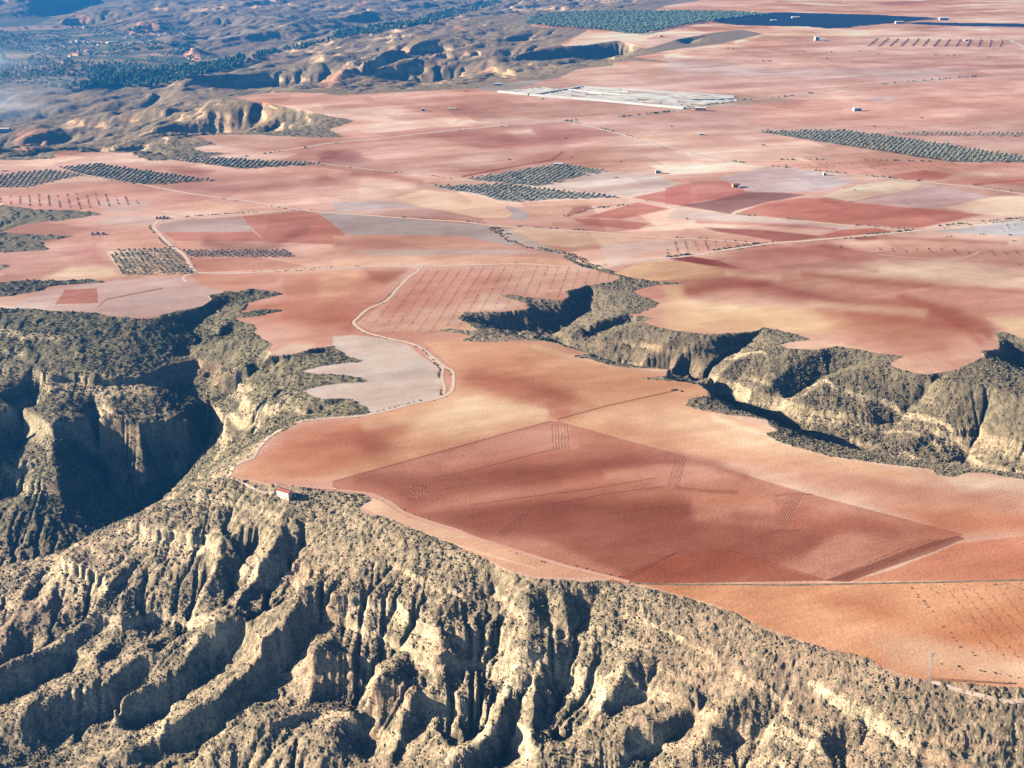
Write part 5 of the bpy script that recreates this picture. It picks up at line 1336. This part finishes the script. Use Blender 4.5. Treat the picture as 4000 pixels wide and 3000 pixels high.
bm = bmesh.new(); bmesh.ops.create_cone(bm, cap_ends=True, segments=14, radius1=.75, radius2=.75, depth=2.6, matrix=Matrix.Translation((0, 0, 1.2)))
bmesh.ops.create_cone(bm, cap_ends=True, segments=14, radius1=.8, radius2=.25, depth=.35, matrix=Matrix.Translation((0, 0, 2.68)))
o = bm_obj("water_tank", bm, M_BLUE); o.location = (tp[0] + .6, tp[1] + 2.0, tp[2] + .4); tag(o, "pale blue upright tank against the right end of the white house", "tank")

def at_flat(t_, px): 
    p = pick_flat(T(t_, px))[0]; return (p[0], p[1], p[2])
house("farm_shed", at_flat('UR', (432, 205)), .2, 16, 9, 6, 2, M_ORANGE, M_TILE, "small brick red shed with pale front above the dark purple field", "shed", 2)
house("farm_shed", at_flat('UR', (462, 208)), .2, 12, 6, 3, .8, M_WHITE, M_WHITE, "low white lean-to beside the brick red shed", "shed", 2)
house("farm_shed", at_flat('TR', (215, 682)), -.15, 34, 14, 9, 2.5, M_ORANGE, M_WHITE, "orange brick building at the near right corner of the white nursery", "building", 3)
house("farm_shed", at_flat('TR', (1180, 684)), .1, 24, 14, 9, 3, M_WHITE, M_WHITE, "lone white building in the pink field right of the nursery", "building", 2)
house("farm_shed", at_flat('TR', (930, 250)), .2, 20, 16, 16, 4, M_WHITE, M_WHITE, "taller of two white huts below the solar field", "hut", 2)
house("farm_shed", at_flat('TR', (970, 252)), -.2, 18, 12, 9, 3, M_WHITE, M_WHITE, "lower of two white huts below the solar field", "hut", 2)
house("farm_shed", at_flat('UM', (1392, 72)), -.12, 22, 8, 5, 1.5, M_WHITE, M_WHITE, "long white hut at the top of the round tree grove", "hut", 3)
house("farm_shed", at_flat('UM', (2006, 120)), 0, 12, 8, 7, 2, M_WHITE, M_WHITE, "tiny white hut alone in the pale field right of the grove", "hut", 2)
house("farm_shed", at_flat('TM', (558, 685)), 0, 9, 8, 8, 2, M_WHITE, M_WHITE, "small white block alone in the red field left of the nursery", "hut", 1)
house("farm_shed", at_flat('TM', (735, 674)), -.1, 24, 10, 3, .8, M_WHITE, M_WHITE, "low white shed near the small white block in the red field", "shed", 3)
house("farm_shed", at_flat('TM', (1020, 526)), 0, 30, 10, 6, 2, M_WHITE, M_WHITE, "white shed on the grey strip above the left end of the nursery", "shed", 3)
house("farm_shed", at_flat('UR', (980, 133)), 0, 7, 6, 6, 1.5, M_WHITE, M_WHITE, "tiny white pump hut beside the far right-hand track", "hut", 1)
for k, (t_, px, w_) in enumerate([('TR',(665,133),34),('TR',(800,117),44),('TR',(1440,146),44),('TR',(1715,124),50),('TM',(2140,94),22),('TM',(2022,178),26),('TM',(2025,226),22),('TR',(1855,252),22),('TR',(220,833),14),('UL',(25,108),10)]):
    lab = ["white cabin inside the left half of the solar field","long white cabin in the middle of the solar field","white cabin at the near edge of the solar field","largest white shed past the right tip of the solar field",
           "white hut in the top of the large green orchard","white hut at the lower edge of the large green orchard","white hut on the pale slope below the large orchard","white hut above the striped sapling rows","tiny white hut left of the long diagonal grove","pale hut in the leftmost olive grove"][k]
    house("farm_shed", at_flat(t_, px), random.uniform(-.2, .2), w_, w_*.45, w_*.26, w_*.06, M_WHITE, M_WHITE, lab, "hut", 2)
# ruins
def ruin(t_, px, label, n):
    p = at_flat(t_, px); r = empty("stone_ruin", p, random.uniform(-.3, .3), label, "ruin")
    for k in range(n):
        bm = bmesh.new(); x = -8 + 16*k/max(n-1,1); add_box(bm, x-1.6, x+1.6, -.5, .5, -.6, random.uniform(2, 5)); add_box(bm, x-1.6, x-.8, .51, 5, -.6, random.uniform(1.5, 4)); bm_obj("wall", bm, M_STONE, r)
    bm = bmesh.new()
    for k in range(14): 
        a, b, s = random.uniform(-10, 10), random.uniform(-6, 7), random.uniform(.3, .9); add_box(bm, a-s, a+s, b-s*.7, b+s*.7, -.3, s*.7)
    bm_obj("rubble", bm, M_STONE, r)
ruin('UL', (1003, 402), "broken stone farm ruin at the top of the wide bent track", 4)
ruin('UL', (606, 500), "small stone ruin in the pale field on the left", 3)
# the white village
def Z5(x, y): return (110.6 + .1625 * x, 33.2 + .1625 * y)
vil = [(270,362,26,"big white"),(310,378,22,"square white"),(342,356,20,"narrow white"),(400,368,24,"low white"),(440,364,22,"long white"),(492,372,26,"wide white"),(570,362,22,"tall white"),(604,384,24,"pale white"),(626,404,20,"small white"),(560,442,24,"lower white"),
       (485,490,46,"long cream"),(345,532,60,"broad cream"),(208,422,18,"lone white"),(760,380,34,"cream"),(832,368,52,"large cream"),(930,252,30,"tall white"),(962,275,22,"middle white"),(986,304,34,"biggest white"),(1064,254,22,"small white"),(1104,264,22,"plain white"),
       (1132,278,24,"low white"),(1240,292,22,"flat white"),(1350,272,38,"cream"),(1430,250,18,"tiny white"),(1060,768,22,"lone white"),(252,556,20,"small pale"),(440,168,30,"long pale"),(60,165,40,"pale"),(700,252,20,"small white")]
wh = ["in the left cluster of the valley village", "on the cream terrace below the left village cluster", "under the orange cliff in the right village cluster", "standing off by itself in the green valley"]
ordw = {}
for x, y, w_, adj in vil:
    p = pick_ray(*Z5(x, y))
    part_ = 0 if (y < 450 and x < 660 and x > 230 and y > 300) else 1 if (450 < y < 540 and x < 660) else 2 if (700 < x < 1500 and y < 310) else 3
    ordw.setdefault(part_, 0); ordw[part_] += 1
    n_ = ordw[part_]
    ordn = ["", "first", "second", "third", "fourth", "fifth", "sixth", "seventh", "eighth", "ninth", "tenth", "eleventh", "twelfth"][n_]
    lab = "%s house %s, %s from its left" % (adj, wh[part_], ordn)
    w_ *= .62
    flat_ = random.random() < .5
    wallm = M_WHITE if "white" in adj else M_CREAM
    house("village_house", (p[0], p[1], p[2]), random.uniform(-.5, .5) - .3, w_, w_*.6, random.uniform(6, 9), w_*.12, wallm, M_WHITE if flat_ else M_TILE, lab, "house", 3, True, "houses of the white valley village", flat_)
for k in range(26):
    x, y = random.choice([(150, 92), (205, 98), (262, 78), (300, 80), (185, 108), (240, 92), (335, 78)]); x += random.uniform(-26, 26); y += random.uniform(-6, 6)
    p = pick_ray(x, y); w_ = random.uniform(8, 14)
    if p[2] < -100: house("village_house", p, random.uniform(-.6, .3), w_, w_*.65, random.uniform(4, 7), w_*.1, random.choice([M_WHITE, M_CREAM, M_WHITE]), random.choice([M_WHITE, M_TILE]), "little pale house scattered among the trees around the white valley village", "house", 2, True, "little scattered houses of the valley", random.random() < .5)
p = pick_ray(9, 285); house("village_house", p, .1, 30, 14, 8, 2, M_WHITE, M_WHITE, "white building at the left edge below the smoke", "building", 3)
# ------------------------------------------------------------------ pylons
def lattice(h, wb, r):
    bm = bmesh.new(); lv = 7
    def c(k, s): 
        f = k / lv; w2 = wb * (1 - .8 * f) / 2; return (s[0] * w2, s[1] * w2, h * f)
    S = [(-1,-1),(1,-1),(1,1),(-1,1)]
    for s in S: add_bar(bm, c(0, s), c(lv, s), r)
    for k in range(lv):
        for q in range(4):
            add_bar(bm, c(k, S[q]), c(k+1, S[(q+1)%4]), r*.6); add_bar(bm, c(k+1, S[q]), c(k+1, S[(q+1)%4]), r*.6)
    return bm
def pylon(p, h, label, wb=2.4, r=.10, rz=.4):
    e_ = empty("electricity_pylon", p, rz, label, "pylon"); bm_obj("lattice_tower", lattice(h, wb, r), M_STEEL, e_)
    for zf, L_ in ((.97, h*.12), (.9, h*.16)):
        bm = bmesh.new(); add_bar(bm, (-L_, 0, h*zf), (L_, 0, h*zf), r*.9); add_bar(bm, (-L_, 0, h*zf), (0, 0, h*(zf+.03)), r*.6); add_bar(bm, (L_, 0, h*zf), (0, 0, h*(zf+.03)), r*.6)
        cr = bm_obj("cross_arm", bm, M_STEEL, e_)
        for s in (-1, 1):
            bm = bmesh.new(); add_bar(bm, (s*L_, 0, h*zf), (s*L_, 0, h*zf-.8), .12); bm_obj("insulator", bm, M_BLUE, cr)
p = pick_flat([(2004.5, 1466.5)])[0]; pylon(p, 18.5, "steel lattice pylon at the edge of the orange field, lower right")
for px, h, lab in [((1212.5, 717), 8, "thin pole standing in the dark ravine head"), ((1271, 27), 26, "far pylon at the top edge of the large green orchard"), ((1139, 38), 26, "far pylon left of the large green orchard"), ((1402, 24), 24, "far pylon near the pink field at the top edge"),
                   ((864, 14), 28, "far pylon on the hill above the pine wood"), ((799, 121), 26, "far pylon on the long scrub ridge beside the dark canyon"), ((476, 170), 30, "far pylon on the ridge left of the dark canyon")]:
    p = pick_ray(*px); pylon(p, h, lab, 2.5 if h > 10 else 1.0, .22 if h > 10 else .09)
# ------------------------------------------------------------------ white nursery: long low tunnels
def Z4(x, y): return (1050.7 + .2625 * x, 165.9 + .2625 * y)
def tunnels(px, a, b, step, wd, h, group, name_, keep=1.0):
    P = world_poly(px); A, B = pick_flat([a, b])[:, :2]; u_ = (B - A) / np.linalg.norm(B - A); v_ = np.array([-u_[1], u_[0]])
    r_ = P - A; n = 0
    for s in np.arange((r_ @ v_).min() + step * .5, (r_ @ v_).max(), step):
        t = np.arange((r_ @ u_).min(), (r_ @ u_).max(), 6.0); q = A + t[:, None] * u_ + s * v_
        ins = inside(P.tolist(), q[:, 0], q[:, 1])
        if ins.sum() < 4: continue
        q = q[ins]; br_ = (vnoise(q[:, 0] / 40, q[:, 1] / 40 + s) > -.45) if keep < 1 else np.ones(len(q), bool)
        V2, F2 = [], []
        prof = [(-.5, 0), (-.42, .55), (-.2, .93), (0, 1), (.2, .93), (.42, .55), (.5, 0)]
        zz = terrain_z(q[:, 0], q[:, 1])
        for k in range(len(q)):
            for a_, b_ in prof:
                pp = q[k] + v_ * a_ * wd; V2.append((pp[0], pp[1], zz[k] + b_ * h * (1 + .1 * math.sin(k))))
        m_ = len(prof)
        for k in range(len(q) - 1):
            if br_[k]:
                for j in range(m_ - 1): F2.append((k*m_+j, k*m_+j+1, (k+1)*m_+j+1, (k+1)*m_+j))
        if not F2: continue
        n += 1
        o = mesh_np(name_, np.array(V2), np.array(F2), M_PLASTIC); tag(o, None, None)
        yield o, n
A_, B_ = Z4(350, 150), Z4(1620, 262)
for o, n in tunnels([Z4(450,148),Z4(640,112),Z4(790,86),Z4(1500,132),Z4(2040,170),Z4(2085,198),Z4(1660,264)], A_, B_, 19, 6.0, 2.0, "", "plastic_tunnel", .5):
    tag(o, "long low white plastic tunnel in the main block of the nursery", "plastic tunnel", "tunnels in the main nursery block")
for o, n in tunnels([Z4(110,125),Z4(430,90),Z4(640,98),Z4(430,140),Z4(345,148)], A_, B_, 19, 6.0, 2.0, "", "plastic_tunnel", .5):
    tag(o, "long low white plastic tunnel in the small left block of the nursery", "plastic tunnel", "tunnels in the left nursery block")
def wall_along(name_, px, wd, h, mat, label, cat):
    C = densify(pick_flat(px)[:, :2], 12); d = np.gradient(C, axis=0); d /= np.linalg.norm(d, axis=1)[:, None]; nn = np.stack([-d[:, 1], d[:, 0]], 1); V2 = []
    for a_, b_ in ((-.5, -.5), (-.5, h), (.5, h), (.5, -.5)):
        q = C + nn * a_ * wd; V2.append(np.stack([q[:, 0], q[:, 1], terrain_z(q[:, 0], q[:, 1]) + b_], 1))
    V2 = np.stack(V2, 1).reshape(-1, 3); i = np.arange(len(C) - 1)[:, None] * 4 + np.arange(3)[None]
    o = mesh_np(name_, V2, np.stack([i, i+1, i+5, i+4], -1).reshape(-1, 4), mat, False); tag(o, label, cat)
wall_along("plastic_windbreak", [Z4(360,152), Z4(1000,205), Z4(1630,264)], 12, 4, M_NET, "bright white netting strip along the near edge of the nursery main block", "windbreak")
wall_along("plastic_windbreak", [Z4(100,126), Z4(350,150)], 12, 4, M_NET, "bright white netting strip along the near edge of the left nursery block", "windbreak")
wall_along("plastic_windbreak", [Z4(790,84), Z4(1500,130), Z4(2040,166)], 8, 3, M_NET, "bright white netting strip along the back edge of the nursery", "windbreak")
wall_along("plastic_windbreak", [Z4(420,146), Z4(640,108), Z4(790,84)], 8, 3, M_NET, "white netting strip dividing the two nursery blocks", "windbreak")
wall_along("plastic_windbreak", [Z4(680,108), Z4(1200,158), Z4(1700,190), Z4(2040,184)], 7, 3, M_NET, "white netting strip running through the middle of the nursery", "windbreak")
# ------------------------------------------------------------------ solar field
def Z6(x, y): return (1520.8 + .3125 * x, .3125 * y)
def solar(px, step, depth, group, label):
    P = world_poly(px); n = 0
    for yy in np.arange(P[:, 1].min() + 3, P[:, 1].max(), step):
        xs = []
        for k in range(len(P)):
            (xa, ya), (xb, yb) = P[k], P[(k + 1) % len(P)]
            if (ya > yy) != (yb > yy): xs.append(xa + (xb - xa) * (yy - ya) / (yb - ya))
        xs.sort()
        for a, b in zip(xs[::2], xs[1::2]):
            a += random.uniform(-15, 15); b += random.uniform(-15, 15)
            if b - a < 25: continue
            X_ = np.linspace(a, b, max(2, int((b - a) / 30))); Y_ = np.full(len(X_), yy); zz = terrain_z(X_, Y_)
            cols = [np.stack([X_, Y_ + dy, zz + h], 1) for dy, h in ((-depth/2, 2.2), (depth/2, 4.6), (depth/2, 4.4), (-depth/2, 2.0))]
            V2 = np.stack(cols, 1).reshape(-1, 3); i = np.arange(len(X_) - 1)[:, None] * 4
            Q2 = np.concatenate([np.concatenate([i+j, i+(j+1)%4, i+4+(j+1)%4, i+4+j], 1) for j in range(4)])[:, ::-1]
            o = mesh_np("solar_panel_row", V2, Q2, M_PANEL, False); tag(o, label, "solar panels", group); n += 1
    print("solar rows", n)
solar([Z6(70,155),Z6(150,127),Z6(420,94),Z6(560,92),Z6(1200,110),Z6(1600,131),Z6(1480,142),Z6(1320,158),Z6(1000,190),Z6(850,200),Z6(700,184),Z6(250,176)], 13.5, 11.0, "panel rows of the big solar field", "dark blue row of solar panels in the big field at the top")
solar([Z6(1380,164),Z6(1500,160),Z6(2300,172),Z6(2300,192),Z6(1700,180)], 13.5, 11.0, "panel rows of the thin solar strip", "dark blue row of solar panels in the thin strip at the right edge")
# ------------------------------------------------------------------ smoke drifting over the left valley
def smoke(px, dist, size, dens, label):
    dx, dy, dz = ray(*px); L_ = math.sqrt(dx*dx+dy*dy+dz*dz); c_ = Vector((dx, dy, dz)) / L_ * dist + Vector((0, 0, CAM_H))
    bm = bmesh.new(); bmesh.ops.create_icosphere(bm, subdivisions=3, radius=1.0)
    for v in bm.verts: v.co = Vector((v.co.x * size[0], v.co.y * size[1], v.co.z * size[2]))
    m_ = bpy.data.materials.new("smoke"); m_.use_nodes = True; t_ = m_.node_tree; t_.nodes.remove(t_.nodes["Principled BSDF"])
    pv = t_.nodes.new("ShaderNodeVolumePrincipled"); pv.inputs["Color"].default_value = (.75, .86, 1, 1); pv.inputs["Anisotropy"].default_value = .2
    tc = t_.nodes.new("ShaderNodeTexCoord"); n1 = t_.nodes.new("ShaderNodeTexNoise"); n1.inputs["Scale"].default_value = 1.6; n1.inputs["Detail"].default_value = 4; n1.inputs["Distortion"].default_value = .8
    mp = t_.nodes.new("ShaderNodeMapping"); mp.inputs["Scale"].default_value = (1/size[0], 1/size[1], 1/size[2])
    ln = t_.nodes.new("ShaderNodeVectorMath"); ln.operation = 'LENGTH'
    fo = t_.nodes.new("ShaderNodeMapRange"); fo.inputs["From Min"].default_value = 1.0; fo.inputs["From Max"].default_value = .2; fo.inputs["To Min"].default_value = 0; fo.inputs["To Max"].default_value = 1
    mr_ = t_.nodes.new("ShaderNodeMapRange"); mr_.inputs["From Min"].default_value = .42; mr_.inputs["From Max"].default_value = .68; mr_.inputs["To Min"].default_value = 0.05; mr_.inputs["To Max"].default_value = dens
    mu = t_.nodes.new("ShaderNodeMath"); mu.operation = 'MULTIPLY'
    L__ = t_.links.new
    L__(tc.outputs["Object"], mp.inputs[0]); L__(mp.outputs[0], n1.inputs["Vector"]); L__(mp.outputs[0], ln.inputs[0]); L__(ln.outputs["Value"], fo.inputs["Value"])
    L__(n1.outputs["Fac"], mr_.inputs["Value"]); L__(mr_.outputs[0], mu.inputs[0]); L__(fo.outputs[0], mu.inputs[1]); L__(mu.outputs[0], pv.inputs["Density"]); L__(pv.outputs[0], t_.nodes["Material Output"].inputs["Volume"])
    mr_.inputs["To Min"].default_value = 0.0
    o = bm_obj("smoke", bm, m_); o.location = c_; o.rotation_euler = (0, 0, -.3); tag(o, label, "smoke", kind='stuff')
smoke((28, 215), 3300, (150, 260, 75), .0022, "thin blue smoke rising from the left hills")
smoke((12, 125), 4500, (230, 300, 70), .0013, "fainter smoke drifting over the left valley floor")
# ------------------------------------------------------------------ haze box
def box_mesh(name, x0, y0, z0, x1, y1, z1):
    v = [(x, y, zz) for zz in (z0, z1) for y in (y0, y1) for x in (x0, x1)]
    f = [(0, 2, 3, 1), (4, 5, 7, 6), (0, 1, 5, 4), (2, 6, 7, 3), (0, 4, 6, 2), (1, 3, 7, 5)]
    me = bpy.data.meshes.new(name); me.from_pydata(v, [], f); me.update()
    o = bpy.data.objects.new(name, me); scene.collection.objects.link(o); return o
hz = box_mesh("haze", -5200, -40, float(z.min()) - 30, 5200, 9400, CAM_H + 6)
m = bpy.data.materials.new("air"); m.use_nodes = True; t = m.node_tree
t.nodes.remove(t.nodes["Principled BSDF"])
pv = t.nodes.new("ShaderNodeVolumePrincipled")
pv.inputs["Color"].default_value = (0.02, 0.20, 0.56, 1)
pv.inputs["Density"].default_value = HAZE_D
pv.inputs["Anisotropy"].default_value = 0.2
t.links.new(pv.outputs[0], t.nodes["Material Output"].inputs["Volume"])
hz.data.materials.append(m)
tag(hz, "thin blue haze in the air over the whole plain", "haze", kind='stuff')
